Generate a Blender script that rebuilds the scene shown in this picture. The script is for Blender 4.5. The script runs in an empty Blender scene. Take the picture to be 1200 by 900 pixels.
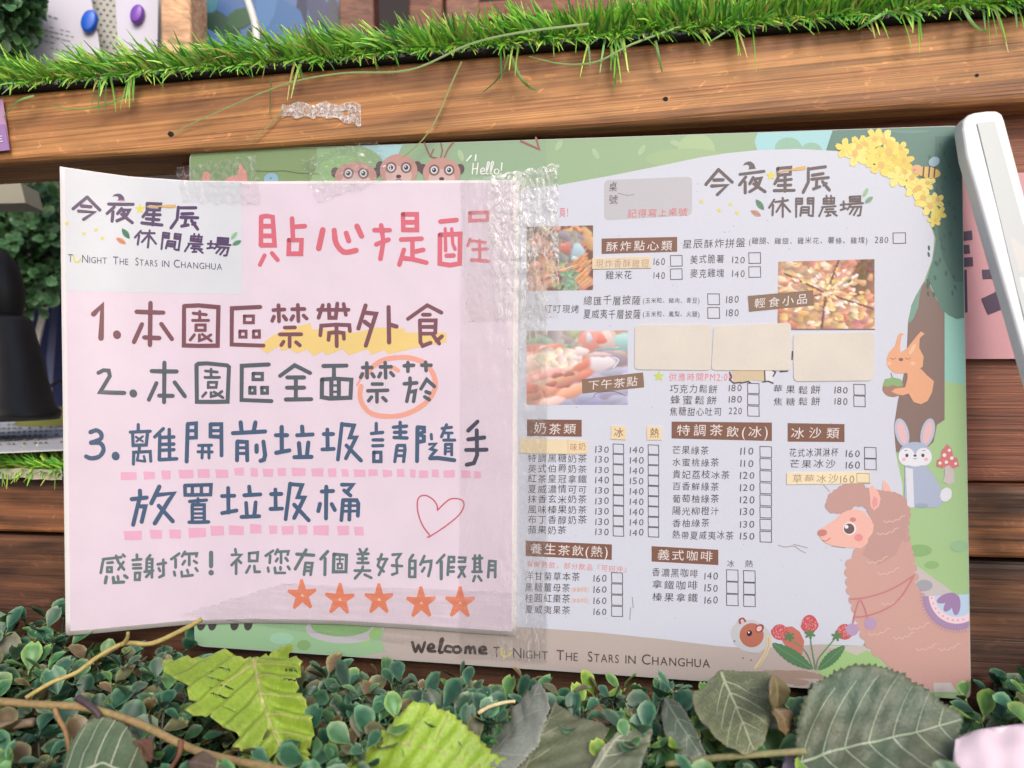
import bpy, bmesh, math, random
from mathutils import Vector, noise, geometry
random.seed(7)
sc = bpy.context.scene
COL = sc.collection

# ------------------------------------------------------------------ camera, world, sun, exposure
F = 26.0 / 36.0 * 1200.0
CAM = Vector((0, 0, 0.30))
cd = bpy.data.cameras.new('camera'); cam = bpy.data.objects.new('camera', cd); COL.objects.link(cam)
cam.location = CAM; cam.rotation_euler = (math.radians(90), 0, 0)
cd.sensor_width = 36; cd.lens = 26; cd.clip_start = 0.01; cd.clip_end = 200
cd.dof.use_dof = True; cd.dof.focus_distance = 0.405; cd.dof.aperture_fstop = 8.0
sc.camera = cam

SUN_EL, SUN_AZ = math.radians(36), math.radians(12)      # azimuth: degrees to the right of straight behind the camera
w = bpy.data.worlds.new('World'); sc.world = w; w.use_nodes = True
nt = w.node_tree
sky = nt.nodes.new('ShaderNodeTexSky'); sky.sky_type = 'NISHITA'; sky.sun_disc = False
sky.sun_elevation = SUN_EL; sky.sun_rotation = math.radians(180) - SUN_AZ
sky.air_density = 1.0; sky.dust_density = 4.0; sky.ozone_density = 1.0
nt.links.new(sky.outputs[0], nt.nodes['Background'].inputs[0])
nt.nodes['Background'].inputs[1].default_value = 0.14
sl = bpy.data.lights.new('sun', 'SUN'); so = bpy.data.objects.new('sun', sl); COL.objects.link(so)
sl.energy = 0.95; sl.angle = math.radians(18); sl.color = (1, 0.985, 0.97)
sd = Vector((math.sin(SUN_AZ) * math.cos(SUN_EL), -math.cos(SUN_AZ) * math.cos(SUN_EL), math.sin(SUN_EL)))
so.rotation_euler = sd.to_track_quat('Z', 'Y').to_euler()
sc.view_settings.view_transform = 'Standard'; sc.view_settings.look = 'None'
sc.view_settings.gamma = 1; sc.view_settings.exposure = 0.36

# ------------------------------------------------------------------ frames (measured from the photograph)
def ray(px, py): return Vector(((px - 600) / F, 1.0, -(py - 450) / F))
def at(px, py, depth): return CAM + ray(px, py) * depth
TL = CAM + Vector((-0.189, 0.434, 0.1365))
R_ = Vector((0.990, -0.143, -0.014)).normalized()
D_ = Vector((0.012, -0.006, -0.973)).normalized()
NRM = R_.cross(D_).normalized()
if NRM.y > 0: NRM = -NRM
def M(px, py, h=0.0):
    d = ray(px, py); o = TL + NRM * h
    return CAM + d * ((o - CAM).dot(NRM) / d.dot(NRM))
YAW = math.atan2(-0.143, 0.99)
NS = Vector((NRM.x, NRM.y, 0)).normalized()
MID = M(680, 470)
def S(px, py, off):
    d = ray(px, py)
    return CAM + d * ((MID + NS * off - CAM).dot(NS) / d.dot(NS))
def bow(px):
    return 0.0012 + (0.024 * ((255 - px) / 185.0) ** 2 if px < 255 else 0)
def N(px, py, h=0.0): return M(px, py, bow(px) + h)

# ------------------------------------------------------------------ colour / material helpers
def lin(c):
    c = c / 255.0
    return c / 12.92 if c <= 0.04045 else ((c + 0.055) / 1.055) ** 2.4
def rgb(t, k=1.0): return (lin(t[0]) * k, lin(t[1]) * k, lin(t[2]) * k, 1)
def newmat(name):
    m = bpy.data.materials.new(name); m.use_nodes = True
    return m, m.node_tree, m.node_tree.nodes['Principled BSDF']
def plain(name, col, rough=0.5, k=1.0, var=0.12, scale=60, bump=0.0, metal=0.0, spec=0.5):
    m, t, b = newmat(name)
    tc = t.nodes.new('ShaderNodeTexCoord'); n = t.nodes.new('ShaderNodeTexNoise')
    n.inputs['Scale'].default_value = scale; n.inputs['Detail'].default_value = 5
    t.links.new(tc.outputs['Object'], n.inputs['Vector'])
    mx = t.nodes.new('ShaderNodeMix'); mx.data_type = 'RGBA'
    c = rgb(col, k)
    mx.inputs[6].default_value = tuple(x * (1 - var) for x in c[:3]) + (1,)
    mx.inputs[7].default_value = tuple(min(1, x * (1 + var)) for x in c[:3]) + (1,)
    t.links.new(n.outputs['Fac'], mx.inputs[0]); t.links.new(mx.outputs[2], b.inputs['Base Color'])
    b.inputs['Roughness'].default_value = rough; b.inputs['Metallic'].default_value = metal
    b.inputs['Specular IOR Level'].default_value = spec
    if bump:
        bp = t.nodes.new('ShaderNodeBump'); bp.inputs['Strength'].default_value = bump; bp.inputs['Distance'].default_value = 0.001
        t.links.new(n.outputs['Fac'], bp.inputs['Height']); t.links.new(bp.outputs[0], b.inputs['Normal'])
    return m
def attr_mat(name, rough=0.4, var=0.08, scale=900, bump=0.0, spec=0.5, big=0.0, trans=0.0):
    """colour taken from the mesh's own printed / grown colour, with fine mottling"""
    m, t, b = newmat(name)
    a = t.nodes.new('ShaderNodeAttribute'); a.attribute_name = 'Col'
    tc = t.nodes.new('ShaderNodeTexCoord'); n = t.nodes.new('ShaderNodeTexNoise')
    n.inputs['Scale'].default_value = scale; n.inputs['Detail'].default_value = 4
    t.links.new(tc.outputs['Object'], n.inputs['Vector'])
    mr = t.nodes.new('ShaderNodeMapRange'); mr.inputs[1].default_value = 0.3; mr.inputs[2].default_value = 0.7
    mr.inputs[3].default_value = 1 - var; mr.inputs[4].default_value = 1 + var
    t.links.new(n.outputs['Fac'], mr.inputs[0])
    v = t.nodes.new('ShaderNodeVectorMath'); v.operation = 'SCALE'
    t.links.new(a.outputs['Color'], v.inputs[0]); t.links.new(mr.outputs[0], v.inputs['Scale'])
    out = v.outputs[0]
    if big:
        n2 = t.nodes.new('ShaderNodeTexNoise'); n2.inputs['Scale'].default_value = 40; n2.inputs['Detail'].default_value = 6
        t.links.new(tc.outputs['Object'], n2.inputs['Vector'])
        m2 = t.nodes.new('ShaderNodeMapRange'); m2.inputs[1].default_value = 0.35; m2.inputs[2].default_value = 0.7
        m2.inputs[3].default_value = 1 + big; m2.inputs[4].default_value = 1 - big
        t.links.new(n2.outputs['Fac'], m2.inputs[0])
        v2 = t.nodes.new('ShaderNodeVectorMath'); v2.operation = 'SCALE'
        t.links.new(out, v2.inputs[0]); t.links.new(m2.outputs[0], v2.inputs['Scale']); out = v2.outputs[0]
    t.links.new(out, b.inputs['Base Color'])
    b.inputs['Roughness'].default_value = rough; b.inputs['Specular IOR Level'].default_value = spec
    if bump:
        bp = t.nodes.new('ShaderNodeBump'); bp.inputs['Strength'].default_value = bump; bp.inputs['Distance'].default_value = 0.0006
        t.links.new(n.outputs['Fac'], bp.inputs['Height']); t.links.new(bp.outputs[0], b.inputs['Normal'])
    if trans:
        tr = t.nodes.new('ShaderNodeBsdfTranslucent'); t.links.new(out, tr.inputs['Color'])
        mxs = t.nodes.new('ShaderNodeMixShader'); mxs.inputs[0].default_value = trans
        t.links.new(b.outputs[0], mxs.inputs[1]); t.links.new(tr.outputs[0], mxs.inputs[2])
        t.links.new(mxs.outputs[0], t.nodes['Material Output'].inputs['Surface'])
    return m
def wood(name, light, mid, dark, seed=0, sy=38, rough=0.58, yaw=YAW, tilt=0.0, dirt=0.35, sx=1.6, burn=.6):
    m, t, b = newmat(name)
    tc = t.nodes.new('ShaderNodeTexCoord')
    mp = t.nodes.new('ShaderNodeMapping'); mp.vector_type = 'POINT'
    mp.inputs['Rotation'].default_value = (0, tilt, -yaw)
    mp.inputs['Location'].default_value = (seed * 3.1, seed * 1.7, seed * 2.3)
    t.links.new(tc.outputs['Object'], mp.inputs['Vector'])
    def stretched(x, y, z, detail, dist):
        s = t.nodes.new('ShaderNodeMapping'); s.inputs['Scale'].default_value = (x, y, z)
        t.links.new(mp.outputs[0], s.inputs['Vector'])
        n = t.nodes.new('ShaderNodeTexNoise'); n.inputs['Scale'].default_value = 1.0
        n.inputs['Detail'].default_value = detail; n.inputs['Distortion'].default_value = dist
        t.links.new(s.outputs[0], n.inputs['Vector']); return n
    n1 = stretched(sx, sy, sy, 3, 0.2)
    n2 = stretched(sx * 9, sy * 14, sy * 14, 8, 0.2)
    n3 = stretched(18, 70, 70, 7, 0.6)
    n4 = stretched(90, 190, 190, 3, 1.2)
    n5 = stretched(sx * 2.2, sy * 5, sy * 5, 2, 0.5)
    cr = t.nodes.new('ShaderNodeValToRGB'); e = cr.color_ramp.elements
    e[0].position = 0.30; e[0].color = rgb(dark); e[1].position = 0.68; e[1].color = rgb(light)
    x = cr.color_ramp.elements.new(0.44); x.color = rgb(mid)
    x = cr.color_ramp.elements.new(0.50); x.color = rgb(light)
    x = cr.color_ramp.elements.new(0.56); x.color = rgb(mid)
    t.links.new(n1.outputs['Fac'], cr.inputs[0])
    def mul(src, n, lo, hi, a, bb):
        mr = t.nodes.new('ShaderNodeMapRange'); mr.inputs[1].default_value = a; mr.inputs[2].default_value = bb
        mr.inputs[3].default_value = lo; mr.inputs[4].default_value = hi
        t.links.new(n.outputs['Fac'], mr.inputs[0])
        v = t.nodes.new('ShaderNodeVectorMath'); v.operation = 'SCALE'
        t.links.new(src, v.inputs[0]); t.links.new(mr.outputs[0], v.inputs['Scale']); return v.outputs[0]
    o = mul(cr.outputs[0], n2, 0.72, 1.2, 0.3, 0.7)
    o = mul(o, n3, 1 - dirt, 1.12, 0.33, 0.55)
    o = mul(o, n4, 1.0, 1.5, 0.62, 0.72)
    o = mul(o, n5, burn, 1.0, 0.29, 0.36)
    n6 = stretched(sx * .5, sy * .6, sy * .6, 1.0, 0.1)      # growth-ring lines
    rr = t.nodes.new('ShaderNodeValToRGB'); rr.color_ramp.interpolation = 'LINEAR'; ee = rr.color_ramp.elements
    ee[0].position = 0; ee[0].color = (1, 1, 1, 1); ee[1].position = 1; ee[1].color = (1, 1, 1, 1)
    for c_ in (.36, .41, .455, .49, .53, .575, .63):
        for q_, v_ in ((-.008, 1), (0, .74), (.004, .78), (.018, 1)):
            z_ = ee.new(c_ + q_); z_.color = (v_, v_, v_, 1)
    t.links.new(n6.outputs['Fac'], rr.inputs[0])
    vm = t.nodes.new('ShaderNodeVectorMath'); vm.operation = 'MULTIPLY'; t.links.new(o, vm.inputs[0]); t.links.new(rr.outputs[0], vm.inputs[1]); o = vm.outputs[0]
    t.links.new(o, b.inputs['Base Color'])
    b.inputs['Roughness'].default_value = rough
    bp = t.nodes.new('ShaderNodeBump'); bp.inputs['Strength'].default_value = 0.7; bp.inputs['Distance'].default_value = 0.0009
    t.links.new(n2.outputs['Fac'], bp.inputs['Height']); t.links.new(bp.outputs[0], b.inputs['Normal'])
    return m

# ------------------------------------------------------------------ object helpers
def tag(o, label=None, cat=None, group=None, kind=None):
    if label: o['label'] = label
    if cat: o['category'] = cat
    if group: o['group'] = group
    if kind: o['kind'] = kind
    return o
def empty(name, loc, label, cat, group=None):
    o = bpy.data.objects.new(name, None); COL.objects.link(o); o.location = loc; o.empty_display_size = 0.01
    return tag(o, label, cat, group)
def link(name, me, mat, parent=None):
    o = bpy.data.objects.new(name, me); COL.objects.link(o)
    if mat: me.materials.append(mat)
    if parent is not None:
        o.parent = parent
        q = parent; off = Vector((0, 0, 0))
        while q is not None: off += q.location; q = q.parent
        o.location = -off
    return o
def clipc(pts, c):
    """cut an outline to a convex outline (clockwise on the page)"""
    for i in range(len(c)):
        a, b = c[i], c[(i + 1) % len(c)]; out = []
        f = lambda p: (b[0] - a[0]) * (p[1] - a[1]) - (b[1] - a[1]) * (p[0] - a[0])
        for j, p in enumerate(pts):
            q = pts[(j + 1) % len(pts)]; fp, fq = f(p), f(q)
            if fp >= 0: out.append(p)
            if (fp >= 0) != (fq >= 0):
                t = fp / (fp - fq); out.append((p[0] + (q[0] - p[0]) * t, p[1] + (q[1] - p[1]) * t))
        pts = out
        if not pts: return []
    return pts
class Print:
    """collects flat coloured shapes given in photo pixels; each is laid on a real surface by a map function"""
    def __init__(s, mp, k=0.86): s.v = []; s.f = []; s.c = []; s.mp = mp; s.k = k; s.n = 0; s.smooth = False; s.clip = None; s.fade = 0.2
    def add(s, pts, faces, col, h):
        b = len(s.v)
        g = sum(col) / 3; c = rgb([v + (g - v) * s.fade for v in col], s.k)
        for p in pts: s.v.append(s.mp(p[0], p[1], h)); s.c.append(c)
        for f in faces: s.f.append([b + i for i in f])
    def hh(s, layer):
        s.n += 1
        return layer * 2.5e-5 + (s.n % 47) * 5e-7
    def poly(s, pts, col, layer):
        if s.clip: pts = clipc(pts, s.clip)
        if len(pts) < 3: return
        vs = [Vector((p[0], -p[1], 0)) for p in pts]
        s.add(pts, [list(t) for t in geometry.tessellate_polygon([vs])], col, s.hh(layer))
    def ell(s, cx, cy, rx, ry, col, layer, rot=0, n=22, wob=0, a0=0, a1=360):
        pts = []
        full = abs(a1 - a0) >= 360
        for i in range(n if full else n + 1):
            a = math.radians(a0 + (a1 - a0) * i / n); r = 1 + (random.uniform(-wob, wob) if wob else 0)
            x, y = rx * r * math.cos(a), ry * r * math.sin(a); q = math.radians(rot)
            pts.append((cx + x * math.cos(q) - y * math.sin(q), cy + x * math.sin(q) + y * math.cos(q)))
        s.poly(pts, col, layer)
    def star(s, cx, cy, r, col, layer, inner=0.45, n=5, rot=-90):
        s.poly([(cx + (r if i % 2 == 0 else r * inner) * math.cos(math.radians(rot + i * 180 / n)),
                 cy + (r if i % 2 == 0 else r * inner) * math.sin(math.radians(rot + i * 180 / n))) for i in range(2 * n)], col, layer)
    def grid(s, q, col, layer, nx=12, ny=12):
        h = s.hh(layer); pts = []; fs = []
        (x0, y0), (x1, y1), (x2, y2), (x3, y3) = q
        for j in range(ny + 1):
            v = j / ny
            for i in range(nx + 1):
                u = i / nx
                a = (x0 + (x1 - x0) * u, y0 + (y1 - y0) * u); b = (x3 + (x2 - x3) * u, y3 + (y2 - y3) * u)
                pts.append((a[0] + (b[0] - a[0]) * v, a[1] + (b[1] - a[1]) * v))
        for j in range(ny):
            for i in range(nx):
                k = j * (nx + 1) + i; fs.append([k, k + 1, k + nx + 2, k + nx + 1])
        s.add(pts, fs, col, h)
    def stroke(s, pts, wd, col, layer, smooth=False, taper=0):
        if smooth and len(pts) > 2:
            q = []
            P = [pts[0]] + list(pts) + [pts[-1]]
            for i in range(1, len(P) - 2):
                for k in range(6):
                    t = k / 6
                    q.append(tuple(0.5 * (2 * P[i][a] + (P[i + 1][a] - P[i - 1][a]) * t + (2 * P[i - 1][a] - 5 * P[i][a] + 4 * P[i + 1][a] - P[i + 2][a]) * t * t
                                          + (3 * P[i][a] - P[i - 1][a] - 3 * P[i + 1][a] + P[i + 2][a]) * t ** 3) for a in (0, 1)))
            pts = q + [pts[-1]]
        h = s.hh(layer); r = wd / 2
        L, Rr = [], []
        n = len(pts)
        for i, p in enumerate(pts):
            a = pts[max(0, i - 1)]; b = pts[min(n - 1, i + 1)]
            d0 = (p[0] - a[0], p[1] - a[1]); d1 = (b[0] - p[0], b[1] - p[1])
            def nz(d):
                l = math.hypot(*d); return (d[0] / l, d[1] / l) if l > 1e-6 else None
            d0, d1 = nz(d0), nz(d1)
            d0 = d0 or d1 or (1, 0); d1 = d1 or d0
            mx, my = -(d0[1] + d1[1]), d0[0] + d1[0]; l = math.hypot(mx, my)
            if l < 1e-3: mx, my, l = -d0[1], d0[0], 1
            mx, my = mx / l, my / l
            c = max(0.55, mx * -d0[1] + my * d0[0])
            rr = r / c * (1 - taper * i / max(1, n - 1))
            rr *= random.uniform(0.94, 1.06)
            L.append((p[0] + mx * rr, p[1] + my * rr)); Rr.append((p[0] - mx * rr, p[1] - my * rr))
        pts2 = L + Rr
        fs = [[i, i + 1, n + i + 1, n + i] for i in range(n - 1)]
        def cap(p, q, rr):
            a0 = math.atan2(p[1] - q[1], p[0] - q[0]); b = len(pts2)
            for k in range(7):
                a = a0 - math.pi / 2 + math.pi * k / 6
                pts2.append((p[0] + rr * math.cos(a), p[1] + rr * math.sin(a)))
            fs.append(list(range(b, b + 7)))
        if n > 1:
            cap(pts[0], pts[1], r * 0.99); cap(pts[-1], pts[-2], r * (1 - taper) * 0.99)
        s.add(pts2, fs, col, h)
    def block(s, ox, oy, sc_, wd, col, layer, text, fn=None, bold=1.0):
        """hand lettering: strokes traced in an enlarged view whose origin is (ox, oy); ~ smooths a stroke, wNN: sets its width"""
        for st in text.split('/'):
            st = st.strip()
            if not st: continue
            sm = st.startswith('~'); st = st.lstrip('~').strip(); ww = wd
            if st.startswith('w'):
                a, st = st.split(':', 1); ww = float(a[1:])
            pts = [(ox + float(p.split(',')[0]) / sc_, oy + float(p.split(',')[1]) / sc_) for p in st.split()]
            if fn: pts = [fn(*p) for p in pts]
            s.stroke(pts, ww * bold / sc_, col, layer, sm)
    def glyph(s, ch, x, y, sx, sy, slope, col, layer, shear=0.0):
        g, adv = glyph_of(ch)
        if g is None: return
        vs, fs = g
        pts = [(x + (p[0] + shear * p[1]) * sx, y - p[1] * sy + slope * (p[0] * sx)) for p in vs]
        s.add(pts, fs, col, s.hh(layer))
    def text(s, txt, x0, x1, ymid, h, col, layer, slope=0.0, hand=True, caps=False):
        """fit txt between x0 and x1; ymid is the middle of the letters at x0; slope = dy/dx"""
        items = []
        for ch in txt:
            small = caps and ch.islower()
            c = ch.upper() if caps else ch
            g, adv = glyph_of(c)
            items.append((c, adv * (0.8 if small else 1), 0.8 if small else 1.0))
        tot = sum(i[1] for i in items); cjk = any(ord(c) > 0x2E80 for c in txt)
        em = h / (0.90 if cjk else 0.72)
        un = (x1 - x0) / max(tot, 1e-6)
        x = x0
        for c, adv, sz in items:
            iscjk = ord(c) > 0x2E80
            eh = em * sz if iscjk or not cjk else h / 0.76
            base = ymid + (h * 0.5 - (0.08 * em if iscjk else 0)) + slope * (x - x0)
            gw = min(un * 0.96, em * 1.15) * (sz if not iscjk else 1)
            if hand: base += random.uniform(-0.05, 0.05) * h; gw *= random.uniform(0.9, 1.0)
            s.glyph(c, x + (adv * un - adv / sz * gw) * 0.5, base, gw, eh * (random.uniform(0.92, 1.04) if hand else 1), slope, col, layer, shear=0.06 if hand else 0)
            x += adv * un
    def box(s, x0, y0, x1, y1, col, layer, wd=0.9, sk=0.5):
        s.stroke([(x0, y0), (x1, y0 + sk), (x1 + 0.3, y1 + sk), (x0 + 0.3, y1), (x0, y0)], wd, col, layer)
    def build(s, name, mat, parent=None, thick=0):
        me = bpy.data.meshes.new(name)
        o = link(name, me, mat, parent)
        me.from_pydata([tuple(v) for v in s.v], [], s.f)
        a = me.color_attributes.new('Col', 'FLOAT_COLOR', 'POINT')
        a.data.foreach_set('color', [x for c in s.c for x in c])
        if s.smooth: me.polygons.foreach_set('use_smooth', [True] * len(me.polygons))
        me.update()
        if thick:
            sm = o.modifiers.new('solid', 'SOLIDIFY'); sm.thickness = thick; sm.offset = 1
        return o
_G = {}
_fc = bpy.data.curves.new('glyph_source', 'FONT'); _fo = bpy.data.objects.new('glyph_source', _fc)
_fc.resolution_u = 3
COL.objects.link(_fo)
def glyph_of(ch):
    if ch in _G: return _G[ch]
    if ch in ' \u3000': _G[ch] = (None, 0.3 if ch == ' ' else 1.0); return _G[ch]
    _fc.body = ch
    dg = bpy.context.evaluated_depsgraph_get(); dg.update()
    e = _fo.evaluated_get(dg); me = e.to_mesh()
    vs = [(v.co.x, v.co.y) for v in me.vertices]; fs = [list(p.vertices) for p in me.polygons]
    e.to_mesh_clear()
    if ord(ch) > 0x2E80: adv = 1.0
    else:
        x0 = min((v[0] for v in vs), default=0); x1 = max((v[0] for v in vs), default=0.3)
        adv = (x1 - x0) + 0.12; vs = [(v[0] - x0 + 0.06, v[1]) for v in vs]
    _G[ch] = ((vs, fs), adv)
    return _G[ch]
def slab(name, pts, mat, parent=None, bevel=0.002, seg=3):
    """box from eight points: front TL TR BR BL, back TL TR BR BL"""
    me = bpy.data.meshes.new(name)
    me.from_pydata([tuple(p) for p in pts], [], [(0, 1, 2, 3), (7, 6, 5, 4), (0, 4, 5, 1), (1, 5, 6, 2), (2, 6, 7, 3), (3, 7, 4, 0)])
    bm = bmesh.new(); bm.from_mesh(me); bmesh.ops.recalc_face_normals(bm, faces=bm.faces)
    if bevel: bmesh.ops.bevel(bm, geom=bm.edges[:], offset=bevel, segments=seg, affect='EDGES', profile=0.5)
    bm.to_mesh(me); bm.free()
    return link(name, me, mat, parent)
def beam(name, q, off, depth, mat, parent=None, bevel=0.003):
    f = [S(x, y, off) for x, y in q]
    return slab(name, f + [p - NS * depth for p in f], mat, parent, bevel)
def tube(pts, rads, n=8):
    """one tube through 3D points -> verts, faces"""
    vs, fs = [], []
    for i, p in enumerate(pts):
        d = (pts[min(i + 1, len(pts) - 1)] - pts[max(i - 1, 0)]).normalized()
        a = d.orthogonal().normalized() if i == 0 else (a - d * a.dot(d)).normalized()
        b = d.cross(a)
        for k in range(n):
            t = 2 * math.pi * k / n
            vs.append(p + (a * math.cos(t) + b * math.sin(t)) * rads[i])
    for i in range(len(pts) - 1):
        for k in range(n):
            fs.append([i * n + k, i * n + (k + 1) % n, (i + 1) * n + (k + 1) % n, (i + 1) * n + k])
    fs.append(list(range(n))[::-1]); fs.append([(len(pts) - 1) * n + k for k in range(n)])
    return vs, fs
def smooth3(pts, k=6):
    P = [pts[0]] + list(pts) + [pts[-1]]; q = []
    for i in range(1, len(P) - 2):
        for j in range(k):
            t = j / k
            q.append(0.5 * (2 * P[i] + (P[i + 1] - P[i - 1]) * t + (2 * P[i - 1] - 5 * P[i] + 4 * P[i + 1] - P[i + 2]) * t * t
                            + (3 * P[i] - P[i - 1] - 3 * P[i + 1] + P[i + 2]) * t ** 3))
    return q + [pts[-1]]
def mesh_obj(name, vs, fs, mat, parent=None, smooth=True, cols=None):
    me = bpy.data.meshes.new(name); o = link(name, me, mat, parent)
    me.from_pydata([tuple(v) for v in vs], [], fs)
    if smooth: me.polygons.foreach_set('use_smooth', [True] * len(me.polygons))
    if cols:
        a = me.color_attributes.new('Col', 'FLOAT_COLOR', 'POINT'); a.data.foreach_set('color', [x for c in cols for x in c])
    me.update(); return o
def fixn(o):
    bm = bmesh.new(); bm.from_mesh(o.data); bmesh.ops.recalc_face_normals(bm, faces=bm.faces); bm.to_mesh(o.data); bm.free(); return o

# ------------------------------------------------------------------ materials
M_PRINT = attr_mat('printed_laminate', rough=0.38, var=0.025, scale=1300, spec=0.35)
M_NOTICE = attr_mat('laminated_paper', rough=0.3, var=0.02, scale=1300, spec=0.45, big=0.03)
M_PATCH = attr_mat('paper_patch', rough=0.6, var=0.02, scale=700, big=.05)
M_BOX = attr_mat('plastic_boxwood', rough=0.42, var=0.3, scale=260, spec=0.5, big=0.15)
M_LEAF = attr_mat('leaf_blade', rough=0.45, var=0.14, scale=700, bump=0.5, big=0.14, trans=0.15)
M_GRASS = attr_mat('plastic_grass', rough=0.42, var=0.1, scale=200, trans=0.2)
M_BEAM = wood('pine_beam', (192, 138, 86), (166, 114, 70), (118, 78, 54), seed=1, tilt=0.045, sy=50, sx=.8, dirt=.3)
M_BEAM2 = wood('stained_beam', (168, 112, 72), (134, 86, 56), (60, 42, 32), seed=3, dirt=0.6, burn=.4)
M_BEAM3 = wood('shaded_beam', (104, 68, 46), (78, 50, 36), (40, 28, 24), seed=4, dirt=0.5, burn=.5)  # shade on the lowest beam put into its darker colours
M_PANEL = wood('red_plank', (138, 84, 62), (118, 70, 52), (90, 52, 40), seed=5, sy=60, dirt=0.15)
M_POST = wood('pale_post', (222, 178, 140), (205, 160, 122), (180, 130, 95), seed=8, sy=25, dirt=0.1)
M_DARKW = wood('dark_plank', (128, 84, 66), (104, 66, 52), (70, 42, 34), seed=9, sy=30)

gd = bpy.data.meshes.new('ground'); gd.from_pydata([(-150, -150, -.75), (150, -150, -.75), (150, 150, -.75), (-150, 150, -.75)], [], [(0, 1, 2, 3)])
tag(link('ground', gd, plain('concrete', (126, 124, 120), 0.9, var=.15, scale=6)), kind='structure')
# ================================================================== the stand: beams, panel, counter
ub = beam('wooden_beam', [(-160, 122), (1360, 2), (1360, 109), (-160, 200)], 0.004, 0.046, M_BEAM, bevel=0.004)
tag(ub, 'long brown pine beam running above the menu under the green turf', 'beam')
for (x, y, r) in ((200, 157, 3.2), (780, 116, 2.6), (1145, 88, 1.8)):
    p = S(x, y, 0.0042); n = 12; vs = []
    for k in range(n):
        a = 2 * math.pi * k / n
        vs.append(S(x + r * 1.25 * math.cos(a) * random.uniform(.8, 1.2), y + r * math.sin(a) * random.uniform(.8, 1.2), 0.0043))
    mesh_obj('nail_hole', vs, [list(range(n))], plain('hole_black', (28, 20, 18), 0.9), ub, False)
lb = beam('wooden_beam', [(-160, 553), (1360, 572), (1360, 660), (-160, 619)], -0.006, 0.05, M_BEAM2, bevel=0.0035)
tag(lb, 'red-brown beam with a dark burnt upper edge, below the red plank', 'beam')
lb2 = beam('wooden_beam', [(-160, 622), (1360, 663), (1360, 860), (-160, 840)], -0.010, 0.04, M_BEAM3, bevel=0.0035)
tag(lb2, 'lowest brown beam, darkened as if shaded, with its foot hidden in the boxwood', 'beam')
pn = beam('wooden_plank', [(213, 60), (1360, 60), (1360, 566), (213, 556)], -0.016, 0.02, M_PANEL, bevel=0.001)
tag(pn, 'reddish brown upright plank behind the menu', 'plank')
# counter of the stall, seen in the gap at the left
cz = 0.30 - 0.0415
def cpt(x, y): return Vector((x, y, cz))
ct = mesh_obj('counter', [cpt(-0.75, 0.525), cpt(-0.235, 0.478), cpt(-0.10, 0.95), cpt(-0.75, 1.05)] +
              [Vector((-0.75, 0.525, cz - 0.012)), Vector((-0.235, 0.478, cz - 0.012)), Vector((-0.10, 0.95, cz - 0.012)), Vector((-0.75, 1.05, cz - 0.012))],
              [(0, 1, 2, 3), (4, 5, 1, 0), (5, 6, 2, 1), (7, 6, 5, 4)], plain('counter_grey', (120, 116, 108), 0.6), None, False)
tag(ct, kind='structure')
# dark inside of the stall
bw = mesh_obj('back_wall', [Vector((-2.2, 1.75, -0.4)), Vector((2.2, 1.35, -0.4)), Vector((2.2, 1.35, 1.9)), Vector((-2.2, 1.75, 1.9))], [(0, 1, 2, 3)],
              plain('wall_dark', (52, 46, 46), 0.9), None, False)
tag(bw, kind='structure')
# ================================================================== things behind the upper beam
def bd(q, d):  # quad standing at a depth, slightly turned with the stall
    return [at(x, y, d + (x - 200) / F * d * 0.12) for x, y in q]
def sheet(name, q, d, col, thick, rough=0.6, parent=None, var=0.05, spec=0.4):
    f = bd(q, d); nn = (f[1] - f[0]).cross(f[3] - f[0]).normalized()
    if nn.y < 0: nn = -nn
    return slab(name, f + [p + nn * thick for p in f], plain(name + '_surface', col, rough, var=var, scale=30, spec=spec), parent, bevel=min(0.0004, thick * .3))
pgr = empty('pegboard', bd([(90, 40)], 0.66)[0], 'pale pegboard with dark holes behind the two papers, top left', 'pegboard')
pg = sheet('panel', [(-40, -70), (230, -80), (215, 130), (-40, 130)], 0.66, (186, 186, 180), 0.004, parent=pgr)
P = Print(lambda x, y, h: bd([(x, y)], 0.66)[0] + Vector((0, -h - 0.0004, 0)))
for i in range(16):
    for j in range(22):
        x = 92 + i * 7.6 + (j % 2) * 3.8; y = -30 + j * 6.2 + i * 1.2
        if x < 150: P.ell(x, y, 1.8, 1.5, (96, 100, 96), 1, n=8)
P.build('hole', M_PATCH, pgr)
def paper(q, d, label, lines):
    r = empty('paper_sheet', bd([q[0]], d)[0], label, 'paper')
    sheet('paper', q, d, (202, 200, 214), 0.0004, 0.7, r)
    P = Print(lambda x, y, h: bd([(x, y)], d)[0] + Vector((0, -h - 0.0003, 0)))
    for x0, y0, x1, y1, wd in lines:
        n = max(2, int((x1 - x0) / 6)); 
        for k in range(n):
            if random.random() < 0.8:
                a = k / n; b = (k + random.uniform(.4, .8)) / n
                P.stroke([(x0 + (x1 - x0) * a, y0 + (y1 - y0) * a), (x0 + (x1 - x0) * b, y0 + (y1 - y0) * b)], wd, (140, 140, 152), 1)
    if lines: P.build('writing', M_PATCH, r)
    return r
paper([(22, -40), (100, -40), (120, 72), (36, 90)], 0.64, 'white printed paper with lines of small print, pinned by the blue magnet',
      [(38, 13, 70, 23, 2.0), (46, 29, 84, 38, 1.4), (46, 34, 96, 46, 1.4), (47, 40, 92, 51, 1.4), (46, 47, 98, 58, 1.2), (48, 54, 90, 63, 1.2), (72, 31, 82, 34, 1.3)])
paper([(134, -40), (184, -40), (187, 8), (183, 88), (140, 60)], 0.635, '', []) if False else None
pr = empty('paper_sheet', bd([(160, 20)], 0.635)[0], 'blank white paper with a curled right edge, pinned by the purple magnet', 'paper')
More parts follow.
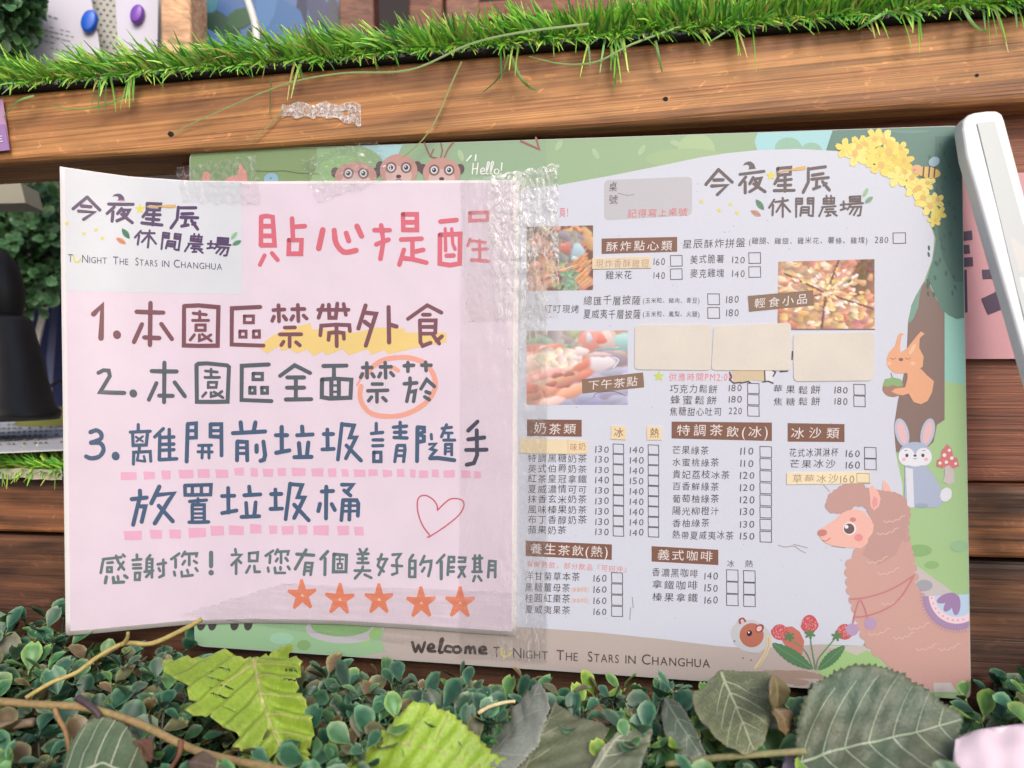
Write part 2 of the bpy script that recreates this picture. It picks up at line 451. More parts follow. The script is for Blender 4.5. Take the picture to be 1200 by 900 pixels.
sheet('paper', [(133, -40), (186, -40), (184, 80), (139, 70)], 0.635, (204, 202, 220), 0.0004, 0.7, pr)
def magnet(x, y, rx, ry, d, col, label):
    c = bd([(x, y)], d)[0]; vs = []; fs = []; n = 24
    prof = [(1.0, 0), (1.0, .5), (.93, .8), (.8, .9), (0.02, .92)]
    for r, hh in prof:
        for k in range(n):
            a = 2 * math.pi * k / n
            q = bd([(x + rx * r * math.cos(a) - ry * .18 * math.sin(a) * r, y + ry * r * math.sin(a))], d)[0]
            vs.append(q + Vector((0, -hh * 0.0045, 0)))
    for i in range(len(prof) - 1):
        for k in range(n): fs.append([i * n + k, i * n + (k + 1) % n, (i + 1) * n + (k + 1) % n, (i + 1) * n + k])
    o = fixn(mesh_obj('magnet', vs, fs, plain('magnet_plastic', col, 0.35)))
    tag(o, label, 'magnet', 'round magnets on the pegboard')
magnet(106, 26, 9, 13, 0.638, (20, 92, 205), 'round blue magnet holding the printed paper')
magnet(162, 18, 7.5, 11, 0.633, (118, 62, 178), 'round purple magnet holding the blank paper')
po = slab('wooden_post', bd([(186, -80), (221, -80), (226, 140), (190, 140)], 0.60) + [p + Vector((0, .035, 0)) for p in bd([(186, -80), (221, -80), (226, 140), (190, 140)], 0.60)], M_POST, None, 0.002)
tag(po, 'upright pale wooden post between the papers and the blue picture', 'post')
# glossy blue picture behind the post
bp = empty('picture_panel', bd([(300, 20)], 0.72)[0], 'glossy blue and green picture beside the pale post', 'picture')
sheet('panel', [(214, -90), (402, -90), (402, 130), (214, 130)], 0.72, (58, 96, 150), 0.004, 0.25, bp)
P = Print(lambda x, y, h: bd([(x, y)], 0.72)[0] + Vector((0, -h - 0.0005, 0)))
for (x, y, rx, ry, c, r) in ((252, 30, 22, 16, (14, 70, 52), 20), (282, 22, 16, 12, (26, 92, 50), -30), (240, 46, 30, 12, (74, 128, 196), 20), (262, 52, 22, 9, (100, 150, 212), 10),
                             (330, 30, 26, 30, (40, 104, 176), 0), (352, 28, 8, 40, (18, 36, 82), 5), (372, 10, 12, 26, (52, 62, 112), -10), (312, 8, 12, 30, (60, 122, 190), 10),
                             (228, 12, 8, 30, (22, 66, 118), 12), (246, 0, 10, 20, (36, 124, 150), 0), (272, 48, 6, 16, (20, 40, 66), 30), (390, 24, 9, 30, (60, 66, 96), 0),
                             (300, 42, 12, 10, (30, 70, 60), 30), (342, 60, 20, 12, (70, 130, 200), 0)):
    P.ell(x, y, rx, ry, c, 1 + random.random() * 6, r, wob=0.12)
P.build('printed_picture', M_PRINT, bp)
pts = smooth3([at(284, -60, .585), at(288, -10, .585), at(296, 18, .58), at(300, 36, .57), at(300, 70, .56), at(294, 120, .55)])
vs, fs = tube(pts, [0.0029] * len(pts), 10)
tag(fixn(mesh_obj('cable', vs, fs, plain('cable_white', (212, 212, 208), 0.4))), 'thick white cable hanging in front of the blue picture', 'cable')
def plank(q, d, mat, label, dz=0.03):
    f = bd(q, d); o = slab('wooden_plank', f + [p + Vector((0, dz, 0)) for p in f], mat, None, 0.002); tag(o, label, 'plank'); return o
plank([(396, -90), (437, -90), (440, 140), (398, 140)], 0.70, M_DARKW, 'dark brown upright plank right of the blue picture')
plank([(478, -90), (517, -90), (520, 90), (480, 90)], 0.66, M_PANEL, 'reddish upright plank right of the black gap')
plank([(521, -90), (562, -90), (562, 90), (523, 90)], 0.67, M_DARKW, 'brown upright plank in the middle of the back fence')
plank([(560, 2), (1130, -48), (1130, -20), (560, 24)], 0.64, M_PANEL, 'reddish rail lying across behind the turf', 0.02)
plank([(640, -90), (720, -90), (720, 60), (640, 60)], 0.71, M_DARKW, 'wide brown upright plank behind the rail')
plank([(724, -90), (830, -90), (830, 60), (724, 60)], 0.71, M_PANEL, 'wide red-brown upright plank right of the rail centre')
# white paper crumb at the foot of the plank
# ------------------------------------------------------------------ boxwood sprig builder
def leaf_shape(base, axis, up, L, W, col, rim, vs, fs, cs, cup=0.25, notch=0.0, rows=6, bend=0.3):
    side = axis.cross(up).normalized(); b = len(vs)
    for i in range(rows):
        t = i / (rows - 1)
        wdt = W * (math.sin(math.pi * min(1, 0.06 + 0.94 * t) ** 1.45) ** 0.75 if 0 < t < 1 else (0.12 if t == 0 else 0.30))
        c = base + axis * (L * t) + up * (-bend * L * t * t)
        for sgn in (-1, -0.55, 0, 0.55, 1):
            ext = (-notch * L * (1 - abs(sgn)) if i == rows - 1 else 0)
            vs.append(c + side * (wdt * 0.5 * sgn) + up * (cup * wdt * sgn * sgn * 0.5) + axis * ext)
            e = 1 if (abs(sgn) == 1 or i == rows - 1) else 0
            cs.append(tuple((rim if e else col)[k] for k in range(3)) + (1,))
    for i in range(rows - 1):
        for j in range(4):
            k = b + i * 5 + j; fs.append([k, k + 1, k + 6, k + 5])
def sprig(p, d, length, pairs, size, vs, fs, cs, pal, sv, sf, scs):
    up0 = Vector((random.uniform(-.3, .3), random.uniform(-.3, .3), 1)).normalized()
    a0 = random.uniform(0, 6.28)
    top = p + d * length
    q, f2 = tube([p, p + d * length * .5, top], [0.0009, 0.0008, 0.0006], 5)
    b = len(sv); sv.extend(q); sf.extend([[b + i for i in f] for f in f2]); scs.extend([(0.05, 0.06, 0.035, 1)] * len(q))
    for i in range(pairs):
        t = 0.35 + 0.65 * (i + 1) / pairs
        a = a0 + i * 1.57 + random.uniform(-.3, .3); c = p + d * length * t
        o = d.orthogonal().normalized(); o2 = d.cross(o)
        col = random.choice(pal)
        for s_ in (0, math.pi):
            v = (o * math.cos(a + s_) + o2 * math.sin(a + s_)).normalized()
            tilt = random.uniform(0.35, 1.0) if i < pairs - 1 else random.uniform(0.7, 1.3)
            ax = (v + d * tilt).normalized(); up = (d - ax * d.dot(ax)).normalized()
            sz = size * random.uniform(0.75, 1.15)
            kk = random.uniform(0.8, 1.2); cc = tuple(x * kk for x in col[0]); rr = tuple(x * kk for x in col[1])
            st = c + ax * sz * 0.28
            q, f2 = tube([c, st], [0.0006, 0.0005], 4); b = len(sv); sv.extend(q); sf.extend([[b + j for j in f] for f in f2]); scs.extend([tuple(x * .8 for x in rr) + (1,)] * len(q))
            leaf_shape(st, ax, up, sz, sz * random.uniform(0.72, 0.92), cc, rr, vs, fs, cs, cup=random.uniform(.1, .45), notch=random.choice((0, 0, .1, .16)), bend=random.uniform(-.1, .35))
def L3(*t): return tuple(lin(x) * k for x, k in zip(t, (0.90, 0.95, 0.66)))
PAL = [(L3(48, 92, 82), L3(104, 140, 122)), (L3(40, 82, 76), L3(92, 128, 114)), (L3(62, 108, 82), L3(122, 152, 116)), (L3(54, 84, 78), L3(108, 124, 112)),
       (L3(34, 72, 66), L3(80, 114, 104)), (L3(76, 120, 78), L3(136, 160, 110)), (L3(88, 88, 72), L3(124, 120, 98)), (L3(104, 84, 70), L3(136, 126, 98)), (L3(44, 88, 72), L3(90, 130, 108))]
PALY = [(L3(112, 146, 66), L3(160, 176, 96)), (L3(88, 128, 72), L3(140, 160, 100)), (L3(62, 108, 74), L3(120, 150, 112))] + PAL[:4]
# ------------------------------------------------------------------ boxwood along the foot of the menu
def menu_y(px):  # bottom edge of the card in the photo
    return 757 + (px - 228) * 0.0692
vs, fs, cs, sv, sf, scs = [], [], [], [], [], []
rng = random.Random(3); random.seed(11)
cnt = 0
for k in range(3900):
    x = random.uniform(-0.34, 0.34); y = random.uniform(0.225, 0.45)
    # offset in front of the menu / beam plane
    p = Vector((x, y, 0)); off = (p - MID).dot(NS)
    u = CAM.x + (x / y) * F + 600
    inmenu = 215 < u < 1145
    if off < (-0.004 if inmenu else 0.004): continue
    hz = 0.30 - 0.150 + 0.012 * noise.noise(Vector((x * 14, y * 14, 2)))
    back = max(0, 0.085 - off) / 0.085
    if not inmenu and not 62 < u < 240: hz += 0.020 * back
    elif not inmenu: hz = min(hz, .151)
    elif off < 0.010: hz = min(hz, 0.131)
    elif off < 0.035: hz = min(hz - .001, .150)
    elif off < 0.08: hz += 0.005
    if 62 < u < 330 and off < .05: hz = min(hz, .149)
    ppx = u
    ty = 450 + (0.30 - hz) / y * F
    for ex, ey, ea, eb, ed in ((285, 815, 75, 62, .325), (490, 885, 112, 52, .30), (1030, 855, 104, 78, .285), (862, 832, 52, 54, .30), (120, 888, 62, 36, .295), (640, 862, 84, 54, .312), (800, 850, 30, 44, .305), (725, 872, 42, 38, .297), (930, 882, 30, 20, .3), (60, 826, 70, 14, .32), (170, 852, 60, 18, .312), (1180, 880, 70, 34, .25)):
        if ((ppx - ex) / ea) ** 2 + ((ty - ey) / eb) ** 2 < 1 and y < ed + .05: hz -= 0.042; break
    if y < 0.27: hz -= 0.012
    base = Vector((x, y, hz - 0.045 + random.uniform(-.012, .0)))
    d = Vector((random.uniform(-.45, .45), random.uniform(-.75, .1), 1)).normalized()
    pal = PALY if (640 < ppx < 900 or ppx > 1120) and random.random() < 0.6 else PAL
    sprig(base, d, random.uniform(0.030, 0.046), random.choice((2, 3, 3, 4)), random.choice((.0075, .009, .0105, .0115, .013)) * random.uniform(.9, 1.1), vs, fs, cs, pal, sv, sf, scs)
bx = empty('artificial_boxwood', Vector((0, 0.33, 0.13)), 'dark green artificial boxwood mat along the foot of the menu', 'boxwood')
o = mesh_obj('leaf', vs, fs, M_BOX, bx, True, cs); o['kind'] = 'stuff'
o = mesh_obj('stem', sv, sf, M_BOX, bx, True, scs); o['kind'] = 'stuff'
so_ = mesh_obj('soil', [Vector((-.9, .10, .104)), Vector((.9, .10, .104)), Vector((.9, .60, .104)), Vector((-.9, .60, .104))], [(0, 1, 2, 3)], plain('soil', (62, 50, 40), 0.95, var=0.5, scale=90, bump=1.0), None, False)
tag(so_, kind='structure')
# ------------------------------------------------------------------ shrubs behind, left
def shrub(name, cx, cy, d, rx, ry, n, size, label, pal, dep=0.05):
    vs, fs, cs, sv, sf, scs = [], [], [], [], [], []
    for k in range(n):
        while True:
            a, b, c = (random.uniform(-1, 1) for _ in range(3))
            if a * a + b * b + c * c < 1: break
        p = at(cx + a * rx, cy + b * ry, d + c * dep)
        dd = Vector((a + random.uniform(-.5, .5), -0.7 + random.uniform(-.5, .3), -b + random.uniform(-.4, .6))).normalized()
        sprig(p - dd * .02, dd, random.uniform(.02, .035), 3, size * random.uniform(.8, 1.2), vs, fs, cs, pal, sv, sf, scs)
    r = empty(name, at(cx, cy + ry, d), label, 'shrub')
    mesh_obj('foliage', vs, fs, M_BOX, r, True, cs); mesh_obj('stem', sv, sf, M_BOX, r, True, scs)
PALD = [(L3(74, 112, 76), L3(112, 146, 108)), (L3(54, 94, 62), L3(92, 128, 92)), (L3(60, 100, 72), L3(100, 140, 110)), (L3(40, 72, 50), L3(70, 100, 76))]
shrub('boxwood_bush', -8, 18, 0.60, 44, 52, 190, 0.0115, 'small green boxwood bush at the top left corner before the papers', PALD)
shrub('foliage_plant', 20, 285, 0.78, 72, 82, 260, 0.0125, 'dark green foliage hanging in the shade behind the black camera', PALD[1:])
# navy cloth, white strip, cream box behind the black device
nc = sheet('cloth', [(-120, 325), (130, 325), (130, 500), (-120, 500)], 0.92, (34, 36, 70), 0.004, 0.95); tag(nc, 'dark navy cloth hanging at the back below the foliage', 'cloth')
ws = sheet('trim_strip', [(50, 352), (57, 350), (43, 412), (36, 410)], 0.86, (214, 206, 192), 0.004, 0.6); tag(ws, 'slanting cream strip in front of the navy cloth', 'strip')
gs = sheet('trim_strip', [(54, 420), (62, 350), (68, 350), (60, 478)], 0.87, (70, 74, 104), 0.004, 0.6); tag(gs, 'grey-blue upright bar in front of the navy cloth', 'bar')
cb = sheet('cream_box', [(-60, 212), (24, 214), (30, 238), (-60, 240)], 0.62, (150, 145, 128), 0.03, 0.6); tag(cb, 'cream box under the upper beam at the far left', 'box')
# ------------------------------------------------------------------ newspaper on the counter
nr = empty('newspaper', Vector((-.4, .5, cz)), 'folded grey newspaper lying on the counter under the black camera', 'newspaper')
def flat(x, y, h): # point on the counter level
    d = ray(x, y); zz = cz + 0.0015 + h; return CAM + d * ((zz - CAM.z) / d.z)
P = Print(flat)
P.grid([(-60, 492), (80, 489), (82, 526), (-60, 532)], (196, 196, 204), 1, 4, 4)
P.grid([(-60, 512), (60, 500), (80, 506), (-60, 520)], (172, 172, 180), 3, 4, 2)
for i in range(7):
    y = 494 + i * 4.6
    for j in range(14):
        x = -10 + j * 6.2
        if random.random() < .8: P.stroke([(x, y - x * .04), (x + random.uniform(2, 5), y - x * .04 - .2)], 0.7, (120, 120, 130), 6)
P.build('sheet', M_PATCH, nr, thick=0.001)
nf = sheet('newspaper', [(-60, 527.5), (80, 526.5), (80, 529.5), (-60, 530.5)], 0.495, (226, 226, 226), 0.004, 0.6); tag(nf, 'white folded edge of paper along the front of the counter', 'paper edge')
# ------------------------------------------------------------------ black desk camera on the counter
dr = empty('desk_camera', at(-10, 488, .53), 'black round desk camera on a conical stand, cut by the left edge', 'camera')
def lathe(name, cx, d, prof, mat, parent, n=40, tilt=0):
    vs, fs = [], []
    for r, y in prof:
        for k in range(n):
            a = 2 * math.pi * k / n; c = at(cx, y, d)
            vs.append(c + Vector((math.cos(a) * r, math.sin(a) * r, tilt * math.cos(a) * r)))
    for i in range(len(prof) - 1):
        for k in range(n): fs.append([i * n + k, i * n + (k + 1) % n, (i + 1) * n + (k + 1) % n, (i + 1) * n + k])
    return fixn(mesh_obj(name, vs, fs, mat, parent))
pxm = 0.53 / F
BLK = plain('black_plastic', (26, 26, 28), 0.34, var=0.2, scale=40)
lathe('stand', -12, .53, [(0.01, 492), (70 * pxm, 492), (72 * pxm, 488), (72 * pxm, 482), (66 * pxm, 476), (54 * pxm, 425), (43 * pxm, 376), (38 * pxm, 370), (34 * pxm, 374), (.001, 380)], BLK, dr)
pts = [at(-14, 384, .53) + Vector((math.cos(a) * 36 * pxm, math.sin(a) * .019, math.sin(a) * 22 * pxm)) for a in [2 * math.pi * k / 40 for k in range(41)]]
vs, fs = tube(pts, [0.0011] * 41, 8); fixn(mesh_obj('rim', vs, fs, plain('grey_rim', (84, 86, 92), 0.22), dr))
c = at(-20, 345, .53); vs, fs = [], []
for i in range(17):
    th = math.pi * i / 16
    for k in range(32):
        a = 2 * math.pi * k / 32; vs.append(c + Vector((math.sin(th) * math.cos(a) * 42 * pxm, math.sin(th) * math.sin(a) * 42 * pxm, math.cos(th) * 62 * pxm)))
for i in range(16):
    for k in range(32): fs.append([i * 32 + k, i * 32 + (k + 1) % 32, (i + 1) * 32 + (k + 1) % 32, (i + 1) * 32 + k])
fixn(mesh_obj('head', vs, fs, BLK, dr))
pts = [c + Vector((math.cos(a) * 30 * pxm, -30 * pxm, math.sin(a) * 44 * pxm)) for a in [2 * math.pi * k / 24 for k in range(25)]]
vs, fs = tube(pts, [0.0012] * 25, 6); fixn(mesh_obj('lens_ring', vs, fs, plain('dark_ring', (60, 62, 66), 0.25), dr))
# thin dark cord on the counter
pts = smooth3([at(40, 470, .62), at(60, 452, .7), at(80, 440, .75)]); vs, fs = tube(pts, [0.0015] * len(pts), 6)
tag(fixn(mesh_obj('cord', vs, fs, BLK)), 'thin black cord rising behind the camera stand', 'cord')
yc = mesh_obj('cushion', *(lambda c: ([c + Vector((math.cos(2 * math.pi * k / 24) * .06 * r, math.sin(2 * math.pi * k / 24) * .05 * r, z)) for r, z in ((0.02, .018), (.6, .016), (.9, .01), (1, 0)) for k in range(24)],
    [[i * 24 + k, i * 24 + (k + 1) % 24, (i + 1) * 24 + (k + 1) % 24, (i + 1) * 24 + k] for i in range(3) for k in range(24)]))(Vector((-.43, .74, cz + .002))), plain('olive', (112, 112, 44), 0.8))
tag(yc, 'olive yellow pad lying on the counter behind the notice', 'pad')

# ================================================================== turf on the beams
def turf(x0, x1, depth, top, n, lmin, lmax, label, loc, fringe=0, zback=0.0):
    """top(px) -> world point on the beam's upper front edge"""
    r = empty('artificial_turf', loc, label, 'artificial turf')
    bv, bf = [], []; seg = 80
    for i in range(seg + 1):
        p = top(x0 + (x1 - x0) * i / seg)
        wv = noise.noise(Vector((i * .23, 0, 3))) * .0012
        for a, z in ((0.0035 + wv, 0.0002), (0.0042 + wv, 0.0024), (-depth, 0.0024), (-depth, 0.0002)):
            bv.append(p + NS * a + Vector((0, 0, z)))
    for i in range(seg):
        for k in range(4): bf.append([i * 4 + k, i * 4 + (k + 1) % 4, i * 4 + 4 + (k + 1) % 4, i * 4 + 4 + k])
    fixn(mesh_obj('backing', bv, bf, plain('turf_backing', (48, 48, 45), 0.85, var=.4, scale=400), r, False))
    tv, tf = [], []
    for i in range(int((x1 - x0) / 4.2)):   # pale stitch knots on the cut edge
        p = top(x0 + i * 4.2 + random.uniform(-1, 1)) + NS * 0.0050 + Vector((0, 0, .0016 + random.uniform(-.0008, .0008)))
        b = len(tv); s_ = random.uniform(.0006, .0011)
        for dx, dz in ((-1, -1), (1, -1), (1.2, 1), (-.9, .9)): tv.append(p + R_ * dx * s_ + Vector((0, 0, dz * s_)))
        tv.append(p + NS * s_ * 1.1)
        tf += [[b, b + 1, b + 4], [b + 1, b + 2, b + 4], [b + 2, b + 3, b + 4], [b + 3, b, b + 4]]
    mesh_obj('stitch', tv, tf, plain('stitch_grey', (120, 126, 128), 0.5, var=.5, scale=300), r, False)
    vs, fs, cs = [], [], []
    def blade(p, d, L, wd, droop, col, gy=Vector((0, 0, -1))):
        sd = d.cross(Vector((random.uniform(-.6, .6), -1, random.uniform(-.3, .3)))).normalized(); b = len(vs); ns = 5
        for i in range(ns):
            t = i / (ns - 1); c = p + d * L * t + gy * droop * L * t * t
            ww = wd * (1 - 0.75 * t ** 2.2) * .5
            kk = .6 + .7 * t  # roots darker, tips lighter: shade between blades put into the colour
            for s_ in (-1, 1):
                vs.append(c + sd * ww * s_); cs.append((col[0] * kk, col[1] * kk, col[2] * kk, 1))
        for i in range(ns - 1): fs.append([b + 2 * i, b + 2 * i + 1, b + 2 * i + 3, b + 2 * i + 2])
    GC = [tuple(v * 1.6 for v in c) for c in (L3(104, 158, 56), L3(86, 140, 50), L3(128, 172, 70), L3(68, 122, 48), L3(156, 186, 92), L3(58, 108, 58), L3(96, 150, 66), L3(118, 150, 74), L3(84, 146, 70), L3(110, 164, 60), L3(150, 140, 92))]
    for k in range(n):
        q = random.random() ** 1.6
        px = random.uniform(x0, x1); p = top(px) + NS * (0.0042 - q * depth) + Vector((0, 0, .003))
        cl = noise.noise(Vector((px * .018, q * 3, 0)))
        lx = (-.75 if px < 420 else -.75 + (px - 420) / 700) + .7 * noise.noise(Vector((px * .012, 7, q * 1.5))) + random.gauss(0, .26)
        d = Vector((lx, -.5 * (1 - q) + random.gauss(0, .25), 1)).normalized()
        L = random.uniform(lmin, lmax) * (1 + .35 * cl) * (1.12 if random.random() < .2 else 1)
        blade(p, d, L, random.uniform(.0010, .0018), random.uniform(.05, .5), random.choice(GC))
    for k in range(int(n * .15)):   # lower layer curling over the front edge
        px = random.uniform(x0, x1); p = top(px) + NS * .0044 + Vector((0, 0, .003))
        d = Vector((random.gauss(.2, .7), -.8, random.uniform(-.35, .8))).normalized()
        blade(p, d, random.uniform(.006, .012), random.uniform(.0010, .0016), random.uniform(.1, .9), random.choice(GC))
    for k in range(fringe):         # tufts hanging down in front of the wood
        px = random.choice((130, 160, 440, 600, 690, 720, 860, 1020, 1150, 1180, 1060, 360)) + random.gauss(0, 6)
        p = top(px) + NS * .0072
        d = Vector((random.gauss(.12, .24), -.3, -.9 + random.gauss(0, .2))).normalized()
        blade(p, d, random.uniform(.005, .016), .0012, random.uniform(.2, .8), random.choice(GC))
    mesh_obj('blade', vs, fs, M_GRASS, r, False, cs)['kind'] = 'stuff'
    return r
def ub_top(px):
    return S(px, 122 + (px + 160) * (2 - 122) / 1520, 0.004)
tr = turf(-120, 1320, 0.046, ub_top, 11500, .0135, .0255, 'long strip of bright green artificial turf on top of the upper beam', ub_top(600), fringe=56)
def lb_top(px): return S(px, 553 + (px + 160) * 19 / 1520, -0.006)
turf(-140, 86, 0.03, lb_top, 1700, .009, .015, 'short strip of green artificial turf on the lower beam left of the notice', lb_top(0))
# torn tape hem under the lower turf
vs = []; fs = []
for i in range(41):
    px = -140 + i * 5.6; p = lb_top(px) + NS * .0075
    a = noise.noise(Vector((i * .3, 5, 0))) * .0012
    for z in (.004 + a, .0005, -.0022 + a * 1.4): vs.append(p + Vector((0, 0, z)) + NS * (abs(z) * .2))
for i in range(40):
    for k in range(2): fs.append([i * 3 + k, i * 3 + k + 1, i * 3 + 4 + k, i * 3 + 3 + k])
tag(mesh_obj('tape_hem', vs, fs, plain('hem', (176, 172, 150), 0.6, var=.2, scale=200)), 'dirty pale tape edging the front of the lower turf strip', 'tape')
# loose long blades, each one a thing of its own
SM = attr_mat('dry_blade', rough=0.5, var=0.1, scale=300)
def strand(px, wd, col, label, off=0.012):
    pts = smooth3([S(x, y, off + o) for x, y, o in px]); n = len(pts)
    vs, fs = [], []
    for i, p in enumerate(pts):
        d = (pts[min(i + 1, n - 1)] - pts[max(0, i - 1)]).normalized(); s_ = d.cross(NS).normalized()
        ww = wd * (1 - .6 * (i / n) ** 2) * .5
        vs += [p - s_ * ww, p + NS * ww * .5, p + s_ * ww]
    for i in range(n - 1): fs += [[3 * i, 3 * i + 1, 3 * i + 4, 3 * i + 3], [3 * i + 1, 3 * i + 2, 3 * i + 5, 3 * i + 4]]
    c = rgb(col); tag(mesh_obj('grass_blade', vs, fs, SM, None, True, [c] * len(vs)), label, 'grass blade', 'loose blades hanging from the turf')
strand([(690, 28, .01), (610, 38, .012), (550, 52, .01), (480, 82, .008), (400, 86, .004), (330, 100, .002), (240, 138, -.004), (203, 156, -.006)], .0013, (128, 150, 96), 'very long thin pale green blade arching left across the beam to the nail hole')
strand([(541, 72, 0), (526, 105, -.002), (512, 138, -.003), (495, 164, -.004), (470, 186, -.006)], .0011, (142, 146, 92), 'long dry blade hanging slanted down to the meerkats on the menu')
strand([(596, 64, 0), (590, 82, 0), (580, 96, -.003), (566, 108, -.005)], .0012, (84, 104, 48), 'short dark blade curling left under the middle of the turf')
strand([(598, 64, 0), (606, 84, .002), (614, 96, .002), (622, 103, -.002), (630, 106, -.004)], .0019, (92, 122, 52), 'thick green blade curling right under the middle of the turf')
strand([(318, 92, 0), (317, 112, -.003), (316, 135, -.006)], .0009, (104, 116, 66), 'thin straight blade hanging above the tape residue')
strand([(332, 128, -.005), (312, 150, -.005), (292, 168, -.006)], .0009, (132, 134, 82), 'faint dry blade slanting from the tape residue to the menu corner')
strand([(800, 30, 0), (740, 52, .004), (700, 72, .004), (660, 75, .002), (620, 66, 0)], .0012, (120, 150, 84), 'long pale blade looping below the turf right of the middle')
strand([(716, 54, 0), (720, 76, 0), (721, 96, -.003), (718, 104, -.004)], .0016, (108, 146, 66), 'hanging green blade with a pale tip beneath the looped blade')
strand([(768, 48, 0), (772, 66, 0), (776, 84, -.003)], .0016, (98, 136, 66), 'short green blade above the right nail hole')
strand([(1128, 6, 0), (1136, 22, .004), (1146, 33, .002), (1156, 37, -.002)], .0018, (104, 148, 76), 'curved green blade at the right end of the beam')
strand([(862, 30, 0), (840, 44, 0), (823, 54, -.004)], .0011, (120, 156, 96), 'small pale blade slanting left on the right half of the beam')
strand([(1040, 12, 0), (1022, 24, .003), (1004, 35, -.003)], .0018, (120, 168, 88), 'broad green blade slanting left near the right end')
strand([(40, 112, 0), (22, 118, .003), (10, 130, -.002), (4, 138, -.004)], .0013, (100, 140, 66), 'thin blade drooping at the left end of the beam')
strand([(150, 112, 0), (120, 124, 0), (90, 128, 0), (60, 124, .002)], .0012, (112, 138, 72), 'long flat blade lying along the left end of the beam')
# ================================================================== the menu card
DK = (92, 84, 92); BR = (132, 88, 74); WH = (201, 207, 228); INK = (74, 68, 76); RED = (226, 104, 112)
mr = empty('menu_card', M(680, 790), 'large green-bordered drink and snack menu card with a printed alpaca, leaning on the stand', 'menu')
# the board itself: rounded corners, 3 mm thick
cor = [(222, 177), (1127, 147), (1138, 820), (228, 757)]
def rounded(c, r, n=5):
    out = []
    for i in range(4):
        p = Vector(c[i]); a = (Vector(c[i - 1]) - p).normalized(); b = (Vector(c[(i + 1) % 4]) - p).normalized()
        for k in range(n + 1):
            t = k / n
            out.append(tuple((p + a * r) * (1 - t) ** 2 + p * 2 * t * (1 - t) + (p + b * r) * t * t))
    return out
rc = rounded(cor, 11)
vs = [M(x, y, 0) for x, y in rc] + [M(x, y, 0) - NRM * .003 for x, y in rc]; n = len(rc)
fixn(mesh_obj('board', vs, [list(range(n)), list(range(n, 2 * n))[::-1]] + [[i, (i + 1) % n, n + (i + 1) % n, n + i] for i in range(n)],
     plain('board_edge', (168, 178, 176), 0.5), mr, False))
def inset(c, k):
    cx = sum(p[0] for p in c) / 4; cy = sum(p[1] for p in c) / 4
    return [(p[0] + (k if p[0] < cx else -k), p[1] + (k if p[1] < cy else -k)) for p in c]
def clipx(pts, xm=1136.5):
    """keep the part of an outline left of the card's right edge (leaning line)"""
    def lim(y): return 1126.6 + (y - 147) * 0.01634 - 0.4
    out = []
    for i, p in enumerate(pts):
        q = pts[(i + 1) % len(pts)]
        a = lim(p[1]) - p[0]; b = lim(q[1]) - q[0]
        if a >= 0: out.append(p)
        if (a >= 0) != (b >= 0):
            t = a / (a - b); out.append((p[0] + (q[0] - p[0]) * t, p[1] + (q[1] - p[1]) * t))
    return out
# printed border scenery
P = Print(M); P.clip = rounded(inset(cor, .7), 10.6)
P.poly(rounded(inset(cor, .6), 10.6), (142, 178, 142), 0)
P.poly([(223, 178), (371, 172), (372, 240), (223, 240)], (128, 158, 104), 1)
P.poly([(371, 172), (440, 170), (446, 182), (452, 195), (455, 240), (371, 240)], (140, 180, 128), 1)
P.poly([(422, 171), (472, 169), (467, 180), (456, 189), (452, 196), (446, 184), (436, 176)], (156, 204, 216), 2)
P.ell(404, 216, 40, 34, (146, 190, 126), 2)
P.poly([(640, 163), (884, 155), (888, 166), (884, 185), (640, 225)], (148, 184, 140), 1)
P.ell(816, 176, 22, 20, (166, 198, 146), 2); P.ell(806, 186, 50, 12, (156, 190, 140), 2)
P.poly([(888, 155), (978, 152), (974, 168), (966, 184), (890, 184), (884, 166)], (150, 212, 222), 3)
P.ell(924, 174, 16, 13, (138, 190, 168), 4); P.ell(951, 178, 13, 11, (138, 190, 168), 4)
for x, y, r in ((698, 180, 60), (752, 176, -60), (648, 196, 20), (540, 182, 70), (792, 168, 20), (655, 170, 120)):
    P.ell(x, y, 7, 3.2, (166, 198, 152), 3, r)
teal = [(976, 152), (1126.5, 148), (1132, 372), (1121, 374), (1111, 369), (1103, 362), (1096, 345), (1087, 324), (1093, 305), (1097, 280), (1090, 256), (1072, 230), (1042, 204), (1012, 185), (980, 176), (968, 176)]
P.poly(clipx([(1107, 300), (1140, 300), (1140, 470), (1107, 470)]), (136, 204, 192), 2)            # mint strip
P.poly(clipx([(1050, 450), (1107, 446), (1118, 449), (1140, 452), (1140, 640), (1060, 640), (1046, 520)]), (160, 202, 140), 3)
P.poly(clipx([(1040, 560), (1140, 560), (1140, 840), (960, 840), (960, 640)]), (160, 202, 138), 2)
P.poly([(1084, 330), (1090, 336), (1098, 352), (1107, 364), (1107, 492), (1098, 498), (1094, 518), (1080, 530), (1050, 530), (1047, 499), (1052, 470), (1062, 420), (1063, 380), (1070, 350)], (134, 110, 106), 4)
P.poly([(1083, 326), (1078, 344), (1076, 360), (1070, 374), (1064, 380), (1066, 365), (1072, 350)], (112, 162, 146), 5)
P.poly(clipx(teal), (86, 134, 124), 5)
P.poly(clipx([(1096, 160), (1140, 158), (1140, 330), (1118, 330), (1104, 300), (1094, 240)]), (74, 118, 110), 6)
P.ell(1066, 152.5, 24, 4, (98, 146, 136), 6, a0=0, a1=180)
for k in range(46):
    x, y = random.uniform(1086, 1124), random.uniform(170, 350)
    if x > 1072 + abs(y - 250) * .1: P.ell(x, y, 1.5, 3.4, (66, 106, 100), 7, random.uniform(-30, 10), n=8)
for pts, c in (([(960, 757), (1060, 757), (1060, 800), (900, 800)], (198, 190, 188)),):
    P.poly(pts, c, 3)
